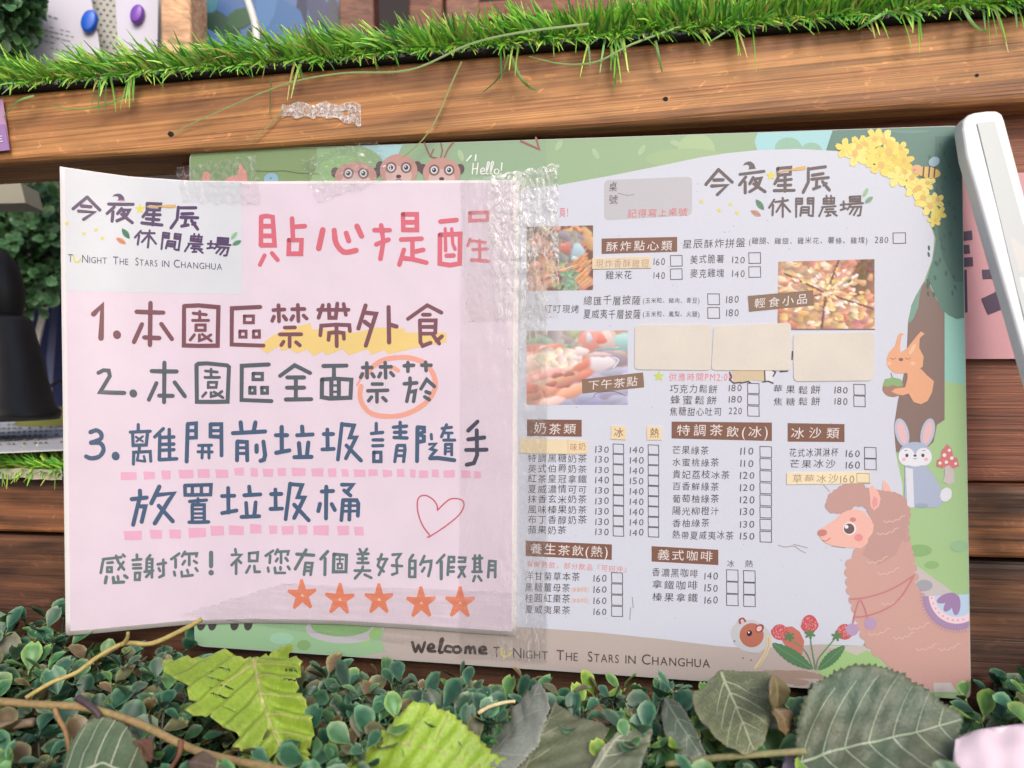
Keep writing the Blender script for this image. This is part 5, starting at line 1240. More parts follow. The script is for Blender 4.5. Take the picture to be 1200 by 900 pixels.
# hand lettering, traced stroke by stroke
LET = [
 ((224, 94, 116), [
  (290, 230, 7.5, 36, '120,180 118,430 / 120,180 170,172 222,182 238,430 118,430 / 130,262 225,262 / 130,348 228,348 / w34:150,520 110,600 / w34:215,500 265,560 / 392,195 400,370 / 400,268 505,262 / 365,385 362,505 470,505 475,385 365,385 / w44:662,295 626,458 / ~w42:762,300 775,400 815,465 865,492 955,475 / w42:868,325 890,390 / w42:962,262 1003,350'),
  (430, 230, 7.5, 36, '125,255 145,400 118,550 / 65,297 200,298 / 82,422 190,380 / 316,158 320,295 440,295 438,158 316,158 / 330,228 430,228 / 300,380 480,372 / 400,380 400,545 / 405,490 495,470 / 325,470 285,600 / 330,545 400,552 522,583 / 645,222 788,208 / w26:688,285 692,478 / w26:745,285 755,420 775,465 / 642,338 640,590 730,605 815,590 820,330 642,338 / 700,522 762,520 / w30:905,145 905,215 1058,208 1062,142 905,145 / w24:908,375 885,435 / w24:905,390 1040,405 / w24:930,468 1060,462 / w24:990,390 992,550 / w28:920,560 1070,570')]),
 ((128, 74, 90), [
  (95, 345, 7.5, 34, 'w42:110,172 185,100 175,385 / w62:314,350 317,358 / 610,75 605,445 / 488,152 722,160 / 535,262 465,418 / 705,260 798,392 / 555,378 688,384'),
  (225, 345, 7.5, 32, '-70,105 -72,448 60,452 225,450 232,112 60,96 -70,102 / w24:10,165 125,178 / w24:68,150 68,225 / w24:5,228 145,228 / w24:35,268 35,315 115,315 115,268 35,268 / w24:20,355 -15,400 / w22:65,355 65,405 110,390 / w22:90,350 170,410 / w22:165,355 120,385 / 600,110 350,122 348,440 628,450 / w24:460,190 460,248 538,248 540,190 460,190 / w24:420,322 420,375 475,375 475,322 420,322 / w24:540,322 540,375 592,375 592,320 540,322 / w30:715,138 812,132 / w30:760,95 765,235 / w30:720,195 705,232 / w30:805,190 828,222 / w30:880,130 988,128 / w30:930,92 935,235 / w30:890,190 872,222 / w30:980,185 1008,212 / w30:815,292 905,290 / w30:772,352 960,350 / w30:858,360 858,458 / w30:805,415 785,446 / w30:915,420 948,448'),
  (370, 345, 7.5, 30, '22,135 288,135 / 62,95 25,205 / 115,90 120,205 175,205 190,80 / 245,85 265,180 / 40,360 48,275 180,265 295,270 300,322 / 182,285 185,456 / 112,400 118,340 185,330 245,340 248,390 / w34:438,98 375,298 / w34:440,160 530,170 440,450 / w34:430,240 490,285 / w34:640,112 645,422 / w34:650,265 710,282 / 810,215 980,95 1105,160 / 942,178 1003,178 / 915,230 920,420 940,452 1010,425 / 915,228 1055,228 1050,340 / 925,285 1045,285 / 925,345 1030,345 / 1025,350 1085,432 / 1110,368 1062,410')]),
 ((84, 94, 108), [
  (100, 410, 7.5, 32, '115,202 ~ 160,178'.split('~')[0] + '160,178 205,182 215,230 130,370 342,378 / w60:420,380 423,386 / 695,112 692,460 / 582,186 803,190 / 625,292 558,438 / 785,285 875,408 / 648,402 768,404 / w22:1055,185 1160,195 / w22:1105,170 1105,240 / w22:1050,242 1180,242 / w22:1080,285 1080,330 1150,330 1155,285 1080,285 / w22:1060,375 1030,410 / w22:1105,375 1105,410 1150,400 / w22:1130,370 1210,420 / w22:1200,365 1160,395'),
  (260, 410, 7.5, 32, '-223,132 -220,456 50,455 62,150 45,136 -130,118 -205,122 -223,135 / 412,128 175,140 172,440 435,450 / w26:275,208 275,260 355,260 355,208 275,208 / w26:245,330 245,380 290,380 290,330 245,330 / w26:350,330 353,380 400,380 400,330 350,330 / 512,228 640,135 775,203 / 575,242 723,242 / 650,245 650,430 / 572,332 723,332 / 562,436 785,433 / 892,142 1095,138 / 985,145 985,250 / 880,262 878,415 950,428 1130,420 1138,262 1000,252 880,260 / 962,270 962,420 / 1028,270 1028,420 / w18:970,312 1020,312 / w18:970,368 1020,368 / w18:970,412 1020,412'),
  (390, 410, 7.5, 29, '262,155 343,155 / 298,115 302,245 / 260,210 245,242 / 345,210 362,236 / 418,150 513,148 / 460,112 465,245 / 420,205 405,236 / 510,200 533,226 / 348,300 433,300 / 308,360 482,355 / 388,365 388,456 / 340,415 315,447 / 440,420 468,447 / 628,140 710,135 / 660,112 660,188 / 782,135 863,135 / 815,108 820,182 / 628,298 738,290 / 678,248 682,300 650,452 / 680,370 725,360 710,452 / 775,342 825,260 893,322 / 820,368 853,380 / 808,412 848,438')]),
 ((66, 94, 132), [
  (90, 480, 7.5, 34, '~120,198 175,182 215,215 205,260 125,290 / ~125,292 205,295 235,350 200,410 130,428 82,412 / w62:340,404 342,412 / w26:540,132 540,185 / w26:470,198 645,190 / w26:490,205 495,315 610,310 622,200 / w18:520,240 580,280 / w18:580,235 525,280 / w24:550,315 548,370 / w26:497,478 500,375 645,368 650,452 / w20:540,395 530,445 600,455 / w20:590,410 600,455 / w28:760,168 685,240 / w28:730,225 725,440 / w28:812,175 815,430 / w28:735,245 853,240 / w28:735,305 853,303 / w28:735,357 853,352 / w28:725,440 878,432'),
  (210, 480, 7.5, 33, '75,130 65,456 / w30:75,125 148,120 148,245 85,248 / w26:85,185 145,185 / w32:275,130 275,235 370,240 / w32:275,130 370,128 372,402 / w26:285,185 360,185 / w24:170,315 285,313 / w24:165,370 290,372 / w24:205,320 200,425 / w24:260,320 262,425 / 540,112 548,190 / 670,112 655,190 / 472,207 755,192 / w32:510,285 508,445 / w32:512,280 595,285 598,445 / w24:520,335 590,335 / w24:520,385 590,385 / 680,315 680,370 / 740,282 755,400 745,440 715,450 / 900,152 902,370 / 850,225 948,225 / 852,380 968,358 / 1080,150 1085,215 / 1037,225 1172,218 / 1052,295 1062,405 / 1135,290 1122,405 / 1012,418 1163,415'),
  (350, 480, 7.5, 31, '252,175 255,350 / 220,215 303,215 / 208,350 308,345 / 380,125 345,438 / 385,130 485,140 450,245 505,245 415,428 / 420,315 548,448 / w27:682,122 682,205 / w27:640,210 738,200 / w27:655,266 738,266 / w27:652,318 738,316 / w27:660,375 660,455 722,455 722,375 660,375 / w27:892,112 892,245 / w27:832,155 948,145 / w27:842,200 943,198 / w27:838,245 953,250 / w27:865,320 845,456 / w27:870,315 930,315 935,350 922,456 / w22:870,360 925,360 / w22:865,405 920,405'),
  (430, 480, 7.5, 32, '445,155 440,452 / 445,155 500,160 502,195 455,215 500,235 500,275 450,285 / w24:565,218 568,258 / w24:550,305 605,300 560,345 605,360 560,410 / w32:555,428 625,425 768,445 / w24:700,132 655,240 / w24:660,165 743,155 / w22:690,205 750,205 / w22:718,210 715,260 / w24:675,268 773,268 / w24:690,305 688,390 / w24:690,305 745,305 745,398 / w18:695,340 740,340 / w18:695,368 740,368'),
  (140, 550, 7.5, 34, '180,188 182,245 / 108,262 238,248 / 175,260 120,486 / 175,325 228,325 195,460 / 350,152 280,298 / 330,225 478,210 435,270 310,475 / 345,320 468,456 / w28:575,145 578,225 800,222 805,135 575,142 / w26:640,145 640,215 / w26:720,140 720,215 / w26:615,282 765,270 / w24:690,258 690,305 / w28:640,320 640,455 / w28:640,312 745,312 745,455 / w20:650,350 740,350 / w20:650,388 740,388 / w20:650,425 740,425 / w28:612,465 783,462 / w32:955,165 958,380 / w32:902,235 1008,232 / w32:903,385 1028,362'),
  (290, 550, 7.5, 31, '15,152 20,215 / -28,228 113,220 / -12,295 -5,410 / 72,290 60,410 / -53,418 103,412 / 245,178 248,345 / 207,218 298,216 / 202,348 303,345 / 375,125 335,438 / 378,130 480,138 440,245 500,248 410,428 / 410,310 538,448 / 693,152 690,432 / 652,195 753,190 / 638,302 622,368 / 740,305 768,358 / 830,135 925,135 885,185 / 850,185 905,230 / 840,275 825,446 / 840,270 960,272 975,300 970,408 / 900,275 895,442 / w22:850,320 955,318 / w22:850,368 950,366')]),
 ((62, 68, 96), [(430, 480, 7.5, 32, '972,105 890,185 / 890,262 1032,245 / 872,355 1052,352 / 965,182 968,400 940,470 877,485')]),
 ((98, 120, 126), [
  (110, 630, 7.5, 22, '85,190 75,230 60,310 / 80,190 240,172 / 120,222 165,218 / 118,262 118,300 155,300 155,262 118,262 / 195,160 215,215 265,280 / 260,215 215,280 / 255,150 270,165 / w26:110,345 100,398 / w26:170,350 175,395 262,390 / 210,340 215,368 / w26:270,335 292,352 / 378,150 380,195 / 340,198 415,190 / 345,238 410,236 / 345,270 415,268 / 362,310 362,370 400,370 405,310 362,310 / 495,155 470,185 / 465,190 462,295 / 465,190 512,190 510,350 / w16:470,225 505,225 / w16:470,258 505,258 / 445,300 520,290 / 500,300 460,345 / 560,235 633,222 / 610,195 612,330 575,348 / 570,270 580,292 / 750,140 680,190 / 718,190 718,262 / 800,125 775,165 / 785,145 905,140 900,165 / 838,160 838,240 / 800,205 780,235 / 880,205 905,222 / 705,300 712,332 / 770,300 775,340 868,330 / 820,285 828,308 / 895,270 910,292 / w32:1030,132 1030,252 / w42:1030,306 1031,310'),
  (260, 630, 7.5, 22, '118,102 125,145 / 88,152 170,150 85,242 / 125,200 125,318 / 140,195 168,222 / 240,140 240,205 310,205 315,130 240,138 / 245,250 215,308 / 285,250 290,300 332,300 / 450,115 385,160 / 425,160 420,222 / 490,105 470,145 / 480,125 585,120 578,150 / 520,140 520,222 / 490,185 475,208 / 560,180 578,202 / 405,265 410,298 / 465,265 470,310 553,310 / 515,260 515,280 / 580,255 595,278 / w26:740,108 645,276 / w26:658,145 808,155 / 735,225 722,326 / 735,222 795,225 780,326 / 740,260 785,260 / 735,292 780,292 / w26:930,122 870,188 / w26:908,185 905,326 / w26:985,150 980,300 1090,300 1095,155 985,145 / w16:1010,190 1065,190 / w16:1037,165 1037,225 / w16:1018,230 1018,270 1055,270 1055,230 1018,230'),
  (400, 630, 7.5, 22, '160,102 180,135 / 225,100 200,135 / 142,145 238,142 / 152,185 223,183 / 142,222 238,222 / 188,140 185,225 / 118,290 253,290 / 190,255 180,290 120,358 / 205,325 263,353 / 355,147 320,245 / 322,190 403,188 / 395,195 330,328 / 320,245 373,298 / 450,150 520,145 485,195 490,310 447,325 / 445,245 533,250 / 630,152 600,195 598,345 / 600,205 650,205 648,345 598,345 / 605,270 645,270 / 730,162 695,238 / 715,215 790,205 785,260 765,338 / 730,265 710,298 / 905,152 840,222 / w26:878,210 878,362 / 945,175 935,328 / 945,170 990,172 990,212 945,215 / 945,262 988,260 / 945,298 988,298 / 1035,175 1090,178 1085,212 1032,212 / 1035,260 1085,258 1030,348 / 1040,265 1085,342'),
  (460, 630, 7.5, 22, '725,157 720,295 / 765,157 770,295 / 707,185 788,180 / w16:725,225 765,225 / w16:725,258 765,258 / 702,300 783,300 / 725,340 710,382 / 755,340 780,378 / 850,210 840,348 / 850,205 905,210 902,348 / 850,245 900,245 / 850,285 900,285')])]
for col, blocks in LET:
    P = Print(N)
    for ox, oy, s_, wd, t in blocks: P.block(ox, oy, s_, wd, col, 7, t, bold=1.13)
    P.build('lettering', M_NOTICE, nr_)

# ================================================================== clear sticky tape
def tape_mat(name, grey=0.92, haze=0.06, rough=0.1, bump=0.6, scale=260, gl=0.14, hs=650, lo=.5, hi=.72, line=.8, ls=140, lw=.016, zs=1.0):
    m = bpy.data.materials.new(name); m.use_nodes = True; t = m.node_tree; t.nodes.clear()
    out = t.nodes.new('ShaderNodeOutputMaterial'); tc = t.nodes.new('ShaderNodeTexCoord')
    n = t.nodes.new('ShaderNodeTexNoise'); n.inputs['Scale'].default_value = scale; n.inputs['Detail'].default_value = 4; n.inputs['Distortion'].default_value = 1.5
    t.links.new(tc.outputs['Object'], n.inputs['Vector'])
    bp_ = t.nodes.new('ShaderNodeBump'); bp_.inputs['Strength'].default_value = bump; bp_.inputs['Distance'].default_value = 0.002
    t.links.new(n.outputs['Fac'], bp_.inputs['Height'])
    tr = t.nodes.new('ShaderNodeBsdfTransparent'); tr.inputs[0].default_value = (grey, grey, grey, 1)
    df = t.nodes.new('ShaderNodeBsdfDiffuse'); df.inputs[0].default_value = (.86, .86, .88, 1)  # white laid over the film for sky glare and cloudy adhesive
    gs_ = t.nodes.new('ShaderNodeBsdfGlossy'); gs_.inputs['Roughness'].default_value = rough; t.links.new(bp_.outputs[0], gs_.inputs['Normal'])
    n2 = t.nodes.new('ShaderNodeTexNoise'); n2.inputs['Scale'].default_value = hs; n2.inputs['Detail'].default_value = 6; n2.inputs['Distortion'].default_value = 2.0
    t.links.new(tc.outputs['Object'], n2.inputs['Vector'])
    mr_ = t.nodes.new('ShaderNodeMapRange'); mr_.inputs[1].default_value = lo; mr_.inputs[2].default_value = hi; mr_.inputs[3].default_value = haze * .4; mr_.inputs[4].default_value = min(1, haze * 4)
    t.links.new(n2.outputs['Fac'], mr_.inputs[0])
    mp = t.nodes.new('ShaderNodeMapping'); mp.inputs['Scale'].default_value = (1, 1, zs); t.links.new(tc.outputs['Object'], mp.inputs['Vector'])
    prev = mr_.outputs[0]
    for sc2, k2 in ((ls, 1.0), (ls * 2.3, .7)):     # white lines painted as glints along creases: the level lines of a noise
        n3 = t.nodes.new('ShaderNodeTexNoise'); n3.inputs['Scale'].default_value = sc2; n3.inputs['Detail'].default_value = 3; n3.inputs['Distortion'].default_value = 1.2
        t.links.new(mp.outputs[0], n3.inputs['Vector'])
        sb = t.nodes.new('ShaderNodeMath'); sb.operation = 'SUBTRACT'; sb.inputs[1].default_value = .5; t.links.new(n3.outputs['Fac'], sb.inputs[0])
        ab = t.nodes.new('ShaderNodeMath'); ab.operation = 'ABSOLUTE'; t.links.new(sb.outputs[0], ab.inputs[0])
        m3 = t.nodes.new('ShaderNodeMapRange'); m3.inputs[1].default_value = 0; m3.inputs[2].default_value = lw; m3.inputs[3].default_value = line * k2; m3.inputs[4].default_value = 0
        t.links.new(ab.outputs[0], m3.inputs[0])
        mx_ = t.nodes.new('ShaderNodeMath'); mx_.operation = 'MAXIMUM'; t.links.new(prev, mx_.inputs[0]); t.links.new(m3.outputs[0], mx_.inputs[1]); prev = mx_.outputs[0]
    wa = t.nodes.new('ShaderNodeAttribute'); wa.attribute_name = 'Col'  # per-vertex mask for the painted glare
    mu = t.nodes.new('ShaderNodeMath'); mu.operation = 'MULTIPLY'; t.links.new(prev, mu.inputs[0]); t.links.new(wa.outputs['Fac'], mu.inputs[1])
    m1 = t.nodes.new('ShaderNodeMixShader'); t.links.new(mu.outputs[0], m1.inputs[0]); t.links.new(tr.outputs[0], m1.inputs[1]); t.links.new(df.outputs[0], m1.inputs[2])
    fr = t.nodes.new('ShaderNodeLayerWeight'); fr.inputs['Blend'].default_value = 0.35; t.links.new(bp_.outputs[0], fr.inputs['Normal'])
    mr2 = t.nodes.new('ShaderNodeMapRange'); mr2.inputs[3].default_value = gl * .5; mr2.inputs[4].default_value = min(1, gl * 4); t.links.new(fr.outputs['Fresnel'], mr2.inputs[0])
    m2 = t.nodes.new('ShaderNodeMixShader'); t.links.new(mr2.outputs[0], m2.inputs[0]); t.links.new(m1.outputs[0], m2.inputs[1]); t.links.new(gs_.outputs[0], m2.inputs[2])
    t.links.new(m2.outputs[0], out.inputs['Surface']); return m
def nh(x, y):
    """height of what lies under the tape: the notice, else the menu"""
    inside = min(606.5 - x, y - interp(ntop, max(70, x)) + 1, interp(nbot, max(77, x)) - y + 1)
    k = min(1, max(0, (inside + 5) / 7.0)); k = k * k * (3 - 2 * k)
    return (bow(x) + .0005) * k + .00075 * (1 - k)
def tape(q, label, mat, nx, ny, amp, freq, seed, ragged=0, streak=1.0, glare=None):
    (x0, y0), (x1, y1), (x2, y2), (x3, y3) = q; vs, fs, cs = [], [], []
    for j in range(ny + 1):
        v = j / ny
        for i in range(nx + 1):
            u = i / nx
            x = (x0 + (x1 - x0) * u) * (1 - v) + (x3 + (x2 - x3) * u) * v; y = (y0 + (y1 - y0) * u) * (1 - v) + (y3 + (y2 - y3) * u) * v
            if ragged:
                e = min(u, 1 - u, v, 1 - v)
                if e < .001: x += noise.noise(Vector((y * .12, seed, 1))) * ragged; y += noise.noise(Vector((x * .12, seed, 4))) * ragged
            a = amp(x, y) if callable(amp) else amp
            z = a * (abs(noise.noise(Vector((x * freq, y * freq / streak, seed)))) + .6 * abs(noise.noise(Vector((x * freq * 2.3, y * freq * 2.3 / streak, seed + 9)))))
            z += .0007 * math.exp(-((x - 611 - 1.5 * noise.noise(Vector((y * .02, 1, 1)))) / 1.6) ** 2)
            vs.append(M(x, y, nh(x, y) + z + .0001)); w_ = glare(x, y) if glare else 1.0; cs.append((w_, w_, w_, 1))
    for j in range(ny):
        for i in range(nx): k = j * (nx + 1) + i; fs.append([k, k + nx + 1, k + nx + 2, k + 1])
    return tag(mesh_obj('clear_tape', vs, fs, mat, None, True, cs), label, 'tape', 'clear tape holding the notice')
T_A = tape_mat('clear_tape', .982, .06, .08, .0, 120, .05, 230, .5, .7, line=.55, ls=110, lw=.02, zs=.22)
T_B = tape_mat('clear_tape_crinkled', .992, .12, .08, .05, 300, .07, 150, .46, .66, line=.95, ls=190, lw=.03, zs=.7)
T_C = tape_mat('clear_tape_greyed', .972, .05, .12, .05, 200, .05, 420, .55, .75, line=.4, ls=150, lw=.014, zs=.4)
def crumple(y0, y1, hi, lo):
    def f(x, y):
        k = 1 - min(1, max(0, (y - y0) / (y1 - y0))); return lo + (hi - lo) * k
    return f
def sm01(a): a = min(1, max(0, a)); return a * a * (3 - 2 * a)
def glareA(x, y):   # white glare painted near the notice's edge, most of all towards the top
    n_ = noise.noise(Vector((x * .05, y * .03, 4)))
    return .08 + .92 * sm01((x - 562 + 26 * n_) / 34) * (sm01((470 + 90 * n_ - y) / 170) + .14 + .3 * sm01((y - 600) / 60))
def glareB(x, y):  # painted sky glare, patchy over the crinkled top right corner
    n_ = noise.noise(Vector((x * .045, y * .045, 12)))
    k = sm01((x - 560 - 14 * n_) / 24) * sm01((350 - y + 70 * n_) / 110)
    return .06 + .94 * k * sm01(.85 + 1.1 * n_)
def ampB(x, y): return .0003 + .0011 * glareB(x, y)
tape([(540, 213), (642, 208), (642, 776), (538, 772)], 'widest clear tape strip down the right edge of the notice', T_A, 60, 300, lambda x, y: .00025 + .0012 * glareA(x, y) + .0005 * sm01((y - 560) / 60) * sm01((x - 560) / 20), .085, 3, streak=4, glare=glareA)
tape([(540, 212), (654, 192), (655, 372), (546, 378)], 'crinkled tape piece with painted white glare over the top right corner of the notice', T_B, 110, 190, ampB, .10, 8, 4, streak=1.8, glare=glareB)
tape([(608, 330), (641, 330), (640, 778), (609, 778)], 'narrow greyed tape strip between the notice and the menu lists', T_C, 28, 260, .0007, .16, 15, streak=2, glare=lambda x, y: .35 + .65 * sm01((480 - y) / 160))
tape([(206, 196), (300, 182), (306, 240), (214, 236)], 'short glossy tape at the top left of the notice, over the logo label', T_A, 50, 32, crumple(200, 260, .0014, .0005), .10, 21, 3, glare=lambda x, y: .35)
tape([(352, 188), (440, 160), (462, 206), (372, 238)], 'puckered tape bulging above the notice beside the meerkats', T_A, 50, 40, .0022, .07, 27, 5, streak=.5, glare=lambda x, y: .3)
tape([(212, 720), (330, 684), (606, 694), (610, 774)], 'long crumpled tape along the bottom edge of the notice', T_A, 150, 40, .0010, .055, 33, 4, streak=.6, glare=lambda x, y: .12 + .2 * sm01((330 - x) / 60))
# residue of old tape on the beam
def residue():
    vs, fs = [], []
    up = lambda x: 121 + 2.0 * math.sin(x * .21) ; lo_ = lambda x: (137 + (x - 330) * .02 if x < 388 else 137 + (x - 388) * .36) + 1.5 * math.sin(x * .33)
    for i in range(61):
        x = 330 + i * 1.55
        for j in range(9):
            v = j / 8; y = up(x) * (1 - v) + lo_(x) * v
            vs.append(S(x, y, .0046 + .0016 * abs(noise.noise(Vector((x * .22, y * .25, 2))))))
    for i in range(60):
        for j in range(8):
            if not (46 < i < 50 and 2 < j < 5): k = i * 9 + j; fs.append([k, k + 1, k + 10, k + 9])
    return tag(mesh_obj('tape_residue', vs, fs, tape_mat('old_tape', .90, .18, .25, .25, 300, .07, 260, .42, .66), None, True, [(1, 1, 1, 1)] * len(vs)), 'whitish torn scrap of old tape stuck to the front of the upper beam', 'tape scrap')
residue()
# ================================================================== right edge: pink poster and white handle; left: lilac card
pr_ = empty('pink_poster', S(1200, 420, -.010), 'pink poster with dark purple characters behind the right edge of the menu', 'poster')
def Q(x, y, h): return S(x, y, -.0125 + h)
P = Print(Q); P.poly([(1060, 210), (1330, 196), (1330, 420), (1060, 421)], (214, 150, 162), 0); P.build('sheet', M_PRINT, pr_, thick=-.001)
P = Print(Q)
for q in ([(1118, 273), (1139, 270), (1140, 281), (1118, 284)], [(1118, 288), (1136, 286.6), (1137, 297), (1118, 298)], [(1118, 303), (1140, 301), (1140.5, 312), (1118, 314)], [(1118, 316), (1133, 316), (1134, 366), (1118, 367)],
          [(1156, 303), (1164, 295), (1176, 312), (1168, 318)], [(1151, 316), (1176, 315), (1180, 326), (1152, 327)], [(1164, 310), (1330, 300), (1330, 312), (1166, 321)],
          [(1150, 350), (1165, 343), (1180, 330), (1210, 300), (1222, 306), (1196, 345), (1176, 362), (1158, 369)], [(1200, 330), (1212, 326), (1250, 372), (1238, 380)]):
    P.poly(q, (74, 54, 92), 50)
P.build('lettering', M_PRINT, pr_)
hr = empty('white_handle', M(1300, 690, .03), 'white plastic handle with a grey inset stripe, leaning at the right edge', 'handle')
def HQ(x, y, h): return M(x, y, .016 + (y - 130) * .00006 + h)
out_ = [(1128, 152), (1129, 142), (1134, 134.5), (1143, 131.5), (1158, 129.5), (1168, 129.5), (1175, 133), (1178, 141), (1232, 345), (1324, 690), (1282, 696), (1190, 380), (1133, 184)]
vs = [HQ(x, y, 0) for x, y in out_] + [HQ(x, y, 0) - NRM * .010 for x, y in out_]; n = len(out_)
ho = fixn(mesh_obj('body', vs, [list(range(n)), list(range(n, 2 * n))[::-1]] + [[i, (i + 1) % n, n + (i + 1) % n, n + i] for i in range(n)], plain('white_plastic', (226, 228, 232), .35, var=.03, scale=80), hr, False))
bv = ho.modifiers.new('bevel', 'BEVEL'); bv.width = .0016; bv.segments = 3
P = Print(HQ); P.poly([(1145, 143.5), (1166, 142), (1222, 345), (1300, 640), (1270, 640), (1192, 340)], (192, 200, 204), 34)
P.poly([(1180, 262), (1202, 262), (1215, 310), (1194, 320)], (205, 204, 206), 38)
P.build('stripe', M_PRINT, hr)
lr = empty('lilac_card', S(0, 178, .006), 'small lilac card with a white letter, stuck on the left end of the upper beam', 'card')
def LQ(x, y, h): return S(x, y, .0062 + h)
P = Print(LQ); P.poly([(-70, 124), (4, 117), (12, 176), (-70, 186)], (196, 146, 190), 0); P.poly([(-70, 152), (6, 146), (12, 176), (-70, 186)], (168, 122, 192), 30); P.build('sheet', M_PRINT, lr, thick=-.0006)
P = Print(LQ)
for st in ([(-3, 160), (-3, 166), (3, 165.4)], [(-3, 160), (2, 159.4)], [(-3, 163), (2, 162.4)]): P.stroke(st, 1.3, (232, 226, 236), 70)
P.build('lettering', M_PRINT, lr)

# ================================================================== fallen leaves on the boxwood
def leaf3(name, outline, p3, col, vein, label, mid, sides, bowamp=.004, serr=0, rim=None, ripple=0.0, teeth=5, edge=None, thick=.0004, mottle=0.15, parent_group='large leaves lying on the boxwood', tears=(), net=False):
    A, B, C = [at(x, y, d) for x, y, d in p3]
    nn = (B - A).cross(C - A).normalized()
    if nn.dot(CAM - A) < 0: nn = -nn
    cx = sum(p[0] for p in outline) / len(outline); cy = sum(p[1] for p in outline) / len(outline)
    R0 = max(math.hypot(p[0] - cx, p[1] - cy) for p in outline)
    bowamp *= 1.9; ripple_ = ripple * 1.35
    def disp(x, y):
        (mx0, my0), (mx1, my1) = mid[0], mid[-1]; l = math.hypot(mx1 - mx0, my1 - my0)
        s_ = ((x - mx0) * -(my1 - my0) + (y - my0) * (mx1 - mx0)) / l; t = ((x - mx0) * (mx1 - mx0) + (y - my0) * (my1 - my0)) / l
        return bowamp * ((abs(s_) / R0) ** 1.4 - .9 * ((t - l * .5) / R0) ** 2) + ripple_ * math.sin((t - abs(s_) * .7) * .27) * min(1, abs(s_) / 8) + .0012 * noise.noise(Vector((x * .05, y * .05, 3)))
    def mp(x, y, h):
        d = ray(x, y); p = CAM + d * ((A - CAM).dot(nn) / d.dot(nn)); return p + nn * (disp(x, y) + h)
    o2 = []
    for i, p in enumerate(outline):
        q = outline[(i + 1) % len(outline)]; l = math.hypot(q[0] - p[0], q[1] - p[1]); k = max(1, int(l / teeth))
        for j in range(k):
            t = j / k; x, y = p[0] + (q[0] - p[0]) * t, p[1] + (q[1] - p[1]) * t; o2.append((x, y))
            if serr:
                t2 = (j + .72) / k; nx, ny = (q[1] - p[1]) / l, -(q[0] - p[0]) / l
                if (nx * (x - cx) + ny * (y - cy)) < 0: nx, ny = -nx, -ny
                s_ = serr * random.uniform(.5, 1.2); o2.append((p[0] + (q[0] - p[0]) * t2 + nx * s_, p[1] + (q[1] - p[1]) * t2 + ny * s_))
    pts = [Vector(p) for p in o2]; nb = len(pts); ed = [(i, (i + 1) % nb) for i in range(nb)]
    x0, x1 = min(p[0] for p in o2), max(p[0] for p in o2); y0, y1 = min(p[1] for p in o2), max(p[1] for p in o2)
    def inside(x, y):
        c = False
        for i in range(nb):
            a, b = o2[i], o2[i - 1]
            if (a[1] > y) != (b[1] > y) and x < (b[0] - a[0]) * (y - a[1]) / (b[1] - a[1]) + a[0]: c = not c
        return c
    st = max(3.2, R0 / 22) if not tears else 2.0; y = y0
    while y < y1:
        x = x0 + (st / 2 if int((y - y0) / st) % 2 else 0)
        while x < x1:
            if inside(x, y): pts.append(Vector((x, y)))
            x += st
        y += st
    v2, e2, f2, *_ = geometry.delaunay_2d_cdt(pts, ed, [], 1, 1e-4)
    vs = [mp(v.x, v.y, 0) for v in v2]; fs = []
    for f in f2:
        mx, my = sum(v2[i].x for i in f) / 3, sum(v2[i].y for i in f) / 3
        if any(abs(my - (ty + (mx - tx0) * sl_)) < .9 and tx0 < mx < tx1 for tx0, tx1, ty, sl_ in tears): continue
        fs.append(list(f))
    base = rgb(col, .9); rm = rgb(rim or col, .9); eg = rgb(edge or col, .9); cs = []
    for v in v2:
        d = min(math.hypot(v.x - p[0], v.y - p[1]) for p in o2[::2]); k = max(0, 1 - d / 7.0); m_ = .5 + .5 * noise.noise(Vector((v.x * .018, v.y * .018, cx)))
        c = [base[i] * (1 - m_ * .6) + rm[i] * m_ * .6 for i in range(3)]; c = [c[i] * (1 - .6 * k) + eg[i] * .6 * k for i in range(3)]
        cs.append((c[0], c[1], c[2], 1))
    r = empty(name, (A + B + C) / 3, label, 'leaf', parent_group)
    o = mesh_obj('blade', vs, fs, M_LEAF, r, True, cs)
    sm = o.modifiers.new('solid', 'SOLIDIFY'); sm.thickness = thick; sm.offset = -1
    if (o.data.polygons[0].normal).dot(nn) < 0: o.data.flip_normals()
    P = Print(mp, .9); P.smooth = True
    P.clip = None
    def inn(q): return [p for p in q if inside(*p)]
    def vs_(q, wd, h, step=4.0):
        # sample finely so that the vein follows the blade
        z = []
        for a, b in zip(q, q[1:]):
            k = max(1, int(math.hypot(b[0] - a[0], b[1] - a[1]) / step)); z += [(a[0] + (b[0] - a[0]) * i / k, a[1] + (b[1] - a[1]) * i / k) for i in range(k)]
        z = inn(z + [q[-1]])
        if len(z) > 2: P.stroke(z, wd, vein if wd > 1 else [a * .5 + b * .5 for a, b in zip(vein, col)], h, False, .6)
    vs_(mid, 3.2, 6)
    for q in sides: vs_(q, 1.5, 6)
    if net:
        for k in range(520):
            x, y = random.uniform(x0, x1), random.uniform(y0, y1); a = random.uniform(0, 3.14); L = random.uniform(3, 8)
            vs_([(x, y), (x + L * math.cos(a), y + L * math.sin(a))], .7, 5, 1.5)
    P.build('vein', M_LEAF, r)
    return r
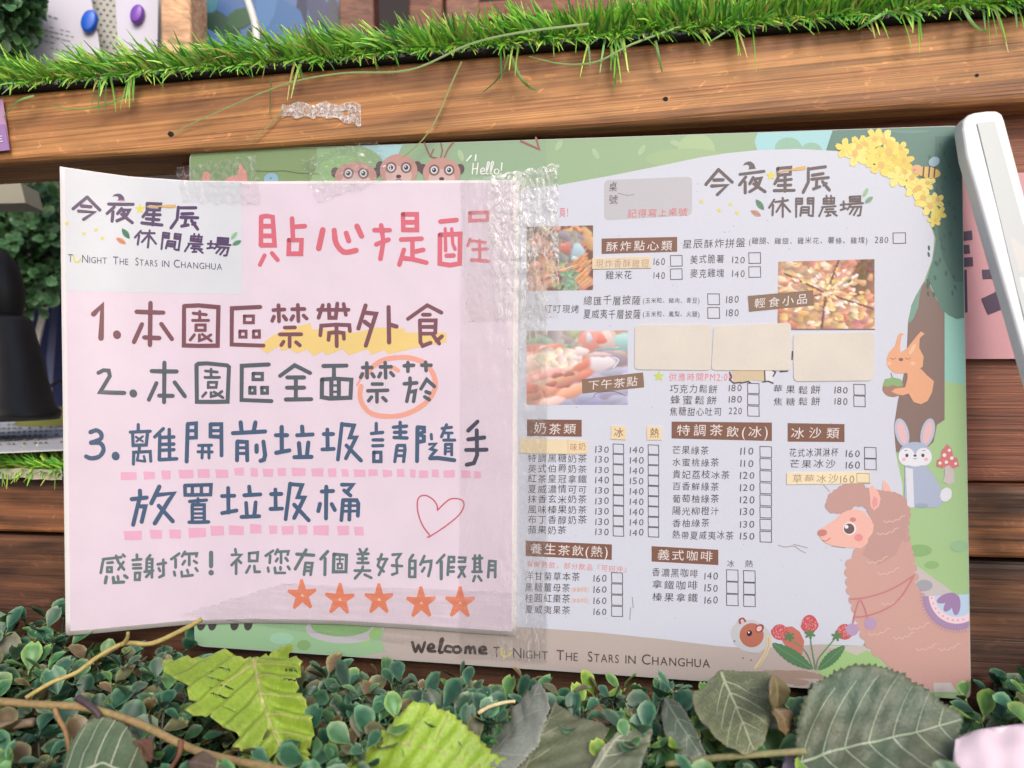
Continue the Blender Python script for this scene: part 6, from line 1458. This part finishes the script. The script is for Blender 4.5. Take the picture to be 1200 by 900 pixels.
def ribs(mid, n, L, ang, t0=.12, t1=.9, curve=.25, one=0):
    out = []
    (ax, ay) = mid[0]; (bx_, by_) = mid[-1]; a = math.atan2(by_ - ay, bx_ - ax)
    for i in range(n):
        t = t0 + (t1 - t0) * i / (n - 1); k = t * (len(mid) - 1); j = min(int(k), len(mid) - 2); f = k - j
        x, y = mid[j][0] + (mid[j + 1][0] - mid[j][0]) * f, mid[j][1] + (mid[j + 1][1] - mid[j][1]) * f
        for s_ in ((-1, 1) if not one else (one,)):
            q = [(x, y)]; aa = a + s_ * math.radians(ang)
            for m_ in range(7):
                q.append((q[-1][0] + L / 7 * math.cos(aa), q[-1][1] + L / 7 * math.sin(aa))); aa -= s_ * curve / 7
            out.append(q)
    return out
YG, YV, YE = (150, 176, 62), (186, 176, 108), (186, 198, 96)
mA = [(292, 762), (300, 790), (310, 830), (322, 862), (335, 890)]
leaf3('fallen_leaf', [(197, 780), (225, 772), (252, 756), (262, 753), (272, 764), (300, 764), (343, 758), (346, 766), (338, 772), (352, 776), (356, 788), (350, 800), (348, 815), (358, 822), (368, 850), (366, 866), (356, 872), (360, 892), (340, 898), (300, 890), (276, 876), (280, 862), (264, 856), (256, 846), (234, 852), (229, 842), (240, 834), (230, 826), (228, 812), (212, 806), (202, 796)],
      [(200, 780, .365), (350, 765, .362), (320, 900, .318)], YG, YV, 'yellow-green crinkled leaf with torn slits, below the green printed corner of the menu', mA, ribs(mA, 6, 60, 62, .1, .85), .008, 4.0, (128, 160, 52), .0012, 9, YE,
      tears=((246, 268, 785, -.15), (246, 270, 799, -.12), (250, 274, 811, -.1), (254, 276, 822, -.1), (258, 278, 836, 0), (334, 350, 786, .3), (334, 352, 800, .3)))
mB = [(400, 892), (430, 878), (470, 873), (510, 880), (552, 896), (600, 915)]
leaf3('fallen_leaf', [(360, 925), (380, 899), (405, 886), (425, 877), (444, 863), (460, 849), (478, 836), (492, 830), (506, 836), (522, 838), (536, 846), (548, 858), (563, 868), (574, 882), (594, 890), (596, 902), (606, 930)],
      [(400, 890, .312), (500, 832, .325), (590, 900, .305)], (152, 184, 58), (176, 176, 96), 'bright yellow-green toothed leaf at the bottom middle, cut by the frame', mB, ribs(mB, 7, 60, 70, .05, .85, one=-1), .008, 5.0, (134, 172, 50), .0011, 8, YE)
m1 = [(578, 900), (600, 850), (640, 815)]
leaf3('fallen_leaf', [(566, 905), (566, 868), (578, 846), (590, 832), (606, 822), (628, 816), (640, 811), (646, 820), (645, 834), (638, 846), (628, 866), (614, 884), (604, 905)], [(570, 890, .322), (640, 814, .335), (605, 895, .306)], (150, 158, 146), (172, 178, 166), 'pale grey folded leaf showing its underside right of the yellow-green toothed leaf', m1, ribs(m1, 4, 30, 50), -.006, 1.6, (122, 126, 118), .0003, 5, (158, 160, 148))
m2 = [(612, 905), (640, 850), (652, 820)]
leaf3('fallen_leaf', [(600, 910), (618, 880), (632, 856), (645, 834), (650, 818), (660, 828), (672, 838), (690, 848), (706, 852), (712, 862), (702, 880), (694, 910)], [(620, 890, .318), (650, 820, .342), (705, 860, .330)], (102, 114, 84), (136, 144, 112), 'dull olive leaf folded against the pale grey leaf', m2, ribs(m2, 4, 60, 40, one=1), .004, 1.4, (110, 108, 92), .0004, 5, (120, 116, 96))
m3 = [(688, 910), (720, 870), (760, 838)]
leaf3('fallen_leaf', [(684, 912), (700, 884), (718, 866), (738, 848), (760, 837), (764, 850), (760, 874), (754, 890), (750, 912)], [(690, 905, .300), (760, 838, .325), (752, 900, .300)], (126, 138, 112), (176, 182, 156), 'grey-green leaf standing on edge left of the narrow dark leaf', m3, ribs(m3, 5, 32, 42), .005, 1.8, (126, 126, 108), .0004, 5, (162, 162, 144))
m4 = [(776, 814), (798, 850), (822, 886)]
leaf3('fallen_leaf', [(774, 811), (782, 816), (796, 824), (806, 840), (816, 858), (826, 884), (812, 890), (794, 882), (782, 866), (776, 842)], [(776, 814, .332), (824, 884, .306), (782, 862, .318)], (86, 102, 86), (120, 134, 112), 'narrow dark grey-green leaf between the leaf on edge and the net-veined leaf', m4, ribs(m4, 4, 20, 40), .003, 1.0, (86, 94, 86), .0002, 5, (104, 108, 98))
m5 = [(846, 786), (856, 812), (868, 842), (885, 879)]
leaf3('fallen_leaf', [(843, 783), (862, 784), (880, 788), (898, 791), (910, 800), (908, 818), (907, 836), (900, 852), (896, 868), (886, 877), (874, 881), (856, 875), (841, 868), (828, 855), (815, 839), (812, 824), (812, 812), (826, 806), (834, 794)], [(845, 785, .338), (908, 806, .330), (880, 878, .302)], (108, 116, 88), (176, 186, 148), 'rounded olive leaf with a net of pale veins in front of the printed mouse', m5, ribs(m5, 5, 46, 42), .0012, 1.3, (106, 116, 84), .0003, 5, (140, 140, 106), net=True)
m6 = [(936, 892), (980, 878), (1030, 868), (1080, 856), (1128, 840)]
leaf3('fallen_leaf', [(938, 925), (935, 892), (934, 866), (936, 844), (942, 824), (951, 810), (964, 800), (980, 791), (996, 785), (1013, 783), (1034, 786), (1053, 791), (1068, 800), (1083, 806), (1096, 816), (1106, 824), (1120, 830), (1130, 837), (1126, 852), (1121, 863), (1117, 900), (1110, 930)], [(936, 880, .300), (1020, 784, .315), (1128, 838, .296)], (70, 98, 80), (168, 188, 154), 'largest leaf, dark green with pale ribs and a toothed rim, at the lower right', m6, ribs(m6, 7, 92, 62, .02, .86, .5), .0035, 4.2, (122, 112, 88), .0002, 6, (100, 106, 82))
m7 = [(70, 912), (120, 893), (176, 906)]
leaf3('fallen_leaf', [(62, 925), (68, 902), (76, 886), (85, 875), (94, 867), (106, 859), (118, 855), (130, 855), (142, 858), (152, 863), (160, 871), (167, 881), (172, 892), (178, 925)], [(68, 900, .298), (126, 856, .318), (176, 905, .298)], (84, 104, 78), (178, 188, 156), 'grey-green leaf with white ribs at the bottom left corner', [(60, 915), (120, 897), (180, 912)], ribs([(60, 915), (120, 897), (180, 912)], 6, 60, 66, .1, .9, .4, one=-1), .005, 1.3, (104, 118, 92), .0003, 4, (122, 132, 104))
leaf3('fallen_leaf', [(92, 864), (98, 850), (108, 843), (120, 838), (134, 837), (146, 839), (154, 843), (160, 855), (164, 872), (140, 866)], [(92, 862, .326), (132, 838, .338), (162, 868, .322)], (110, 114, 86), (140, 140, 110), 'smaller dull leaf half hidden behind the white-ribbed leaf', [(94, 862), (130, 850), (158, 846)], ribs([(94, 862), (130, 850), (158, 846)], 4, 18, 50), .003, .9, (100, 96, 76), .0003, 4, (120, 118, 92))
# ------------------------------------------------------------------ stems and twigs
BARK = attr_mat('bark', rough=.6, var=.2, scale=420, bump=.6, big=.2)
def twig(px, r0, r1, col, label, name='plant_stem', knots=0, cat='stem'):
    pts = smooth3([at(x, y, d) for x, y, d in px], 5); n = len(pts)
    rr = [(r0 + (r1 - r0) * i / (n - 1)) * (1 + .1 * noise.noise(Vector((i * .9, px[0][0], 1)))) for i in range(n)]
    vs, fs = tube(pts, rr, 10); c = rgb(col, .9); o = fixn(mesh_obj(name, vs, fs, BARK, None, True, [tuple(c[k] * (1 + .16 * noise.noise(Vector((i * .11, px[0][1], k)))) for k in range(3)) + (1,) for i in range(len(vs))]))
    return tag(o, label, cat, 'stems and twigs lying in the boxwood')
twig([(-60, 816, .325), (0, 822, .325), (50, 826, .325), (90, 828, .324), (116, 833, .322), (165, 849, .318), (208, 870, .31), (250, 886, .302), (340, 905, .29), (420, 930, .28)],   .0017, .0016, (142, 120, 80), 'thick tan stem crossing the lower left corner')
twig([(92, 818, .322), (104, 826, .319), (116, 838, .317), (112, 846, .317)], .0016, .001, (66, 52, 58), 'dark purplish node on the thick tan stem')
twig([(30, 818, .322), (60, 800, .33), (90, 788, .335), (116, 769, .342), (146, 754, .348), (178, 754, .352), (214, 738, .362), (236, 726, .37)], .0009, .0012, (172, 154, 92), 'thin yellowish twig rising to the lower edge of the notice')
twig([(143, 756, .347), (149, 748, .346), (150, 741, .345)], .0010, .0007, (176, 160, 98), 'short stub of yellowish twig under the notice')
twig([(64, 830, .322), (70, 845, .319), (77, 858, .315), (82, 885, .305)], .0011, .0008, (146, 112, 74), 'short brown side shoot below the thick tan stem')
twig([(560, 836, .335), (574, 828, .337), (592, 823, .338), (604, 822, .338)], .0009, .0007, (206, 190, 144), 'pale straw-like stick behind the pale grey leaf')
twig([(212, 868, .308), (210, 884, .304), (198, 904, .297)], .0013, .0008, (112, 74, 52), 'brown curled shoot under the thick tan stem')
twig([(780, 896, .312), (830, 889, .308), (890, 884, .304), (945, 880, .3)], .0014, .0013, (136, 132, 92), 'grey-green leaf stalk running to the largest leaf')
twig([(-40, 858, .325), (0, 852, .325), (40, 846, .326)], .0022, .0018, (128, 112, 92), 'weathered grey stick at the lower left edge')
twig([(1110, 846, .31), (1060, 800, .345), (1030, 792, .36)], .0011, .0009, (120, 92, 70), 'thin brown twig behind the largest leaf')
# dried brown leaves in the gaps
def dry(x, y, d, L, ang, col, label):
    pts = []; n = 9
    for i in range(n):
        t = i / (n - 1); w_ = L * .26 * math.sin(math.pi * t) ** .8; pts.append((x + L * (t - .5) * math.cos(ang), y + L * (t - .5) * math.sin(ang), w_))
    up = [(a - w_ * math.sin(ang), b + w_ * math.cos(ang)) for a, b, w_ in pts]; dn = [(a + w_ * math.sin(ang), b - w_ * math.cos(ang)) for a, b, w_ in pts][::-1]
    mid = [(a, b) for a, b, _ in pts][1:-1]
    leaf3('dry_leaf', up + dn[1:-1], [(up[0][0], up[0][1], d), (up[-1][0], up[-1][1], d - .01), (x, y + L * .4, d - .014)], col, tuple(int(v * 1.2) for v in col), label, mid, ribs(mid, 3, L * .2, 45), .0012, .3, tuple(int(v * .8) for v in col), .0004, 5, tuple(int(v * 1.1) for v in col), parent_group='dry leaves between the boxwood sprigs')
dry(170, 876, .305, 34, .9, (112, 74, 52), 'curled brown dry leaf just right of the white-ribbed leaf')
dry(912, 812, .325, 44, 1.5, (148, 132, 92), 'papery tan dry leaf right of the net-veined leaf')
dry(918, 842, .318, 38, 1.1, (138, 116, 84), 'brown dry leaf left of the largest leaf')
dry(700, 838, .345, 34, .3, (120, 96, 72), 'brown dry leaf above the dull olive leaf')
dry(240, 896, .292, 48, .3, (104, 88, 74), 'greyish brown dry leaf at the bottom below the tan stem')
# pink scraps at the bottom right
def scrap(outline, p3, col, label, amp):
    A, B, C = [at(*p) for p in p3]; nn = (B - A).cross(C - A).normalized(); nn = nn if nn.dot(CAM - A) > 0 else -nn
    def mp(x, y, h):
        d = ray(x, y); p = CAM + d * ((A - CAM).dot(nn) / d.dot(nn)); return p + nn * (h + amp * noise.noise(Vector((x * .03, y * .03, 5))))
    pts = [Vector(p) for p in outline]; nb = len(pts)
    xs = [p[0] for p in outline]; ys = [p[1] for p in outline]
    y = min(ys)
    def inside(x, y):
        c = False
        for i in range(nb):
            a, b = outline[i], outline[i - 1]
            if (a[1] > y) != (b[1] > y) and x < (b[0] - a[0]) * (y - a[1]) / (b[1] - a[1]) + a[0]: c = not c
        return c
    while y < max(ys):
        x = min(xs)
        while x < max(xs):
            if inside(x, y): pts.append(Vector((x, y)))
            x += 6
        y += 6
    v2, e2, f2, *_ = geometry.delaunay_2d_cdt(pts, [(i, (i + 1) % nb) for i in range(nb)], [], 1, 1e-4)
    c = rgb(col, .9); o = fixn(mesh_obj('paper_scrap', [mp(v.x, v.y, 0) for v in v2], [list(f) for f in f2], M_NOTICE, None, True, [c] * len(v2)))
    sm = o.modifiers.new('solid', 'SOLIDIFY'); sm.thickness = .0006
    return tag(o, label, 'paper scrap')
scrap([(1115, 930), (1118, 880), (1120, 862), (1134, 857), (1160, 853), (1190, 848), (1230, 845), (1260, 850), (1260, 930)], [(1120, 862, .285), (1240, 848, .285), (1180, 930, .262)], (226, 206, 218), 'pale pink paper lying at the bottom right corner', .004)
scrap([(912, 925), (920, 888), (926, 872), (934, 864), (944, 878), (950, 925)], [(920, 890, .312), (944, 872, .316), (930, 920, .300)], (200, 186, 206), 'lilac paper sliver left of the largest leaf', .003)

bpy.data.objects.remove(_fo)
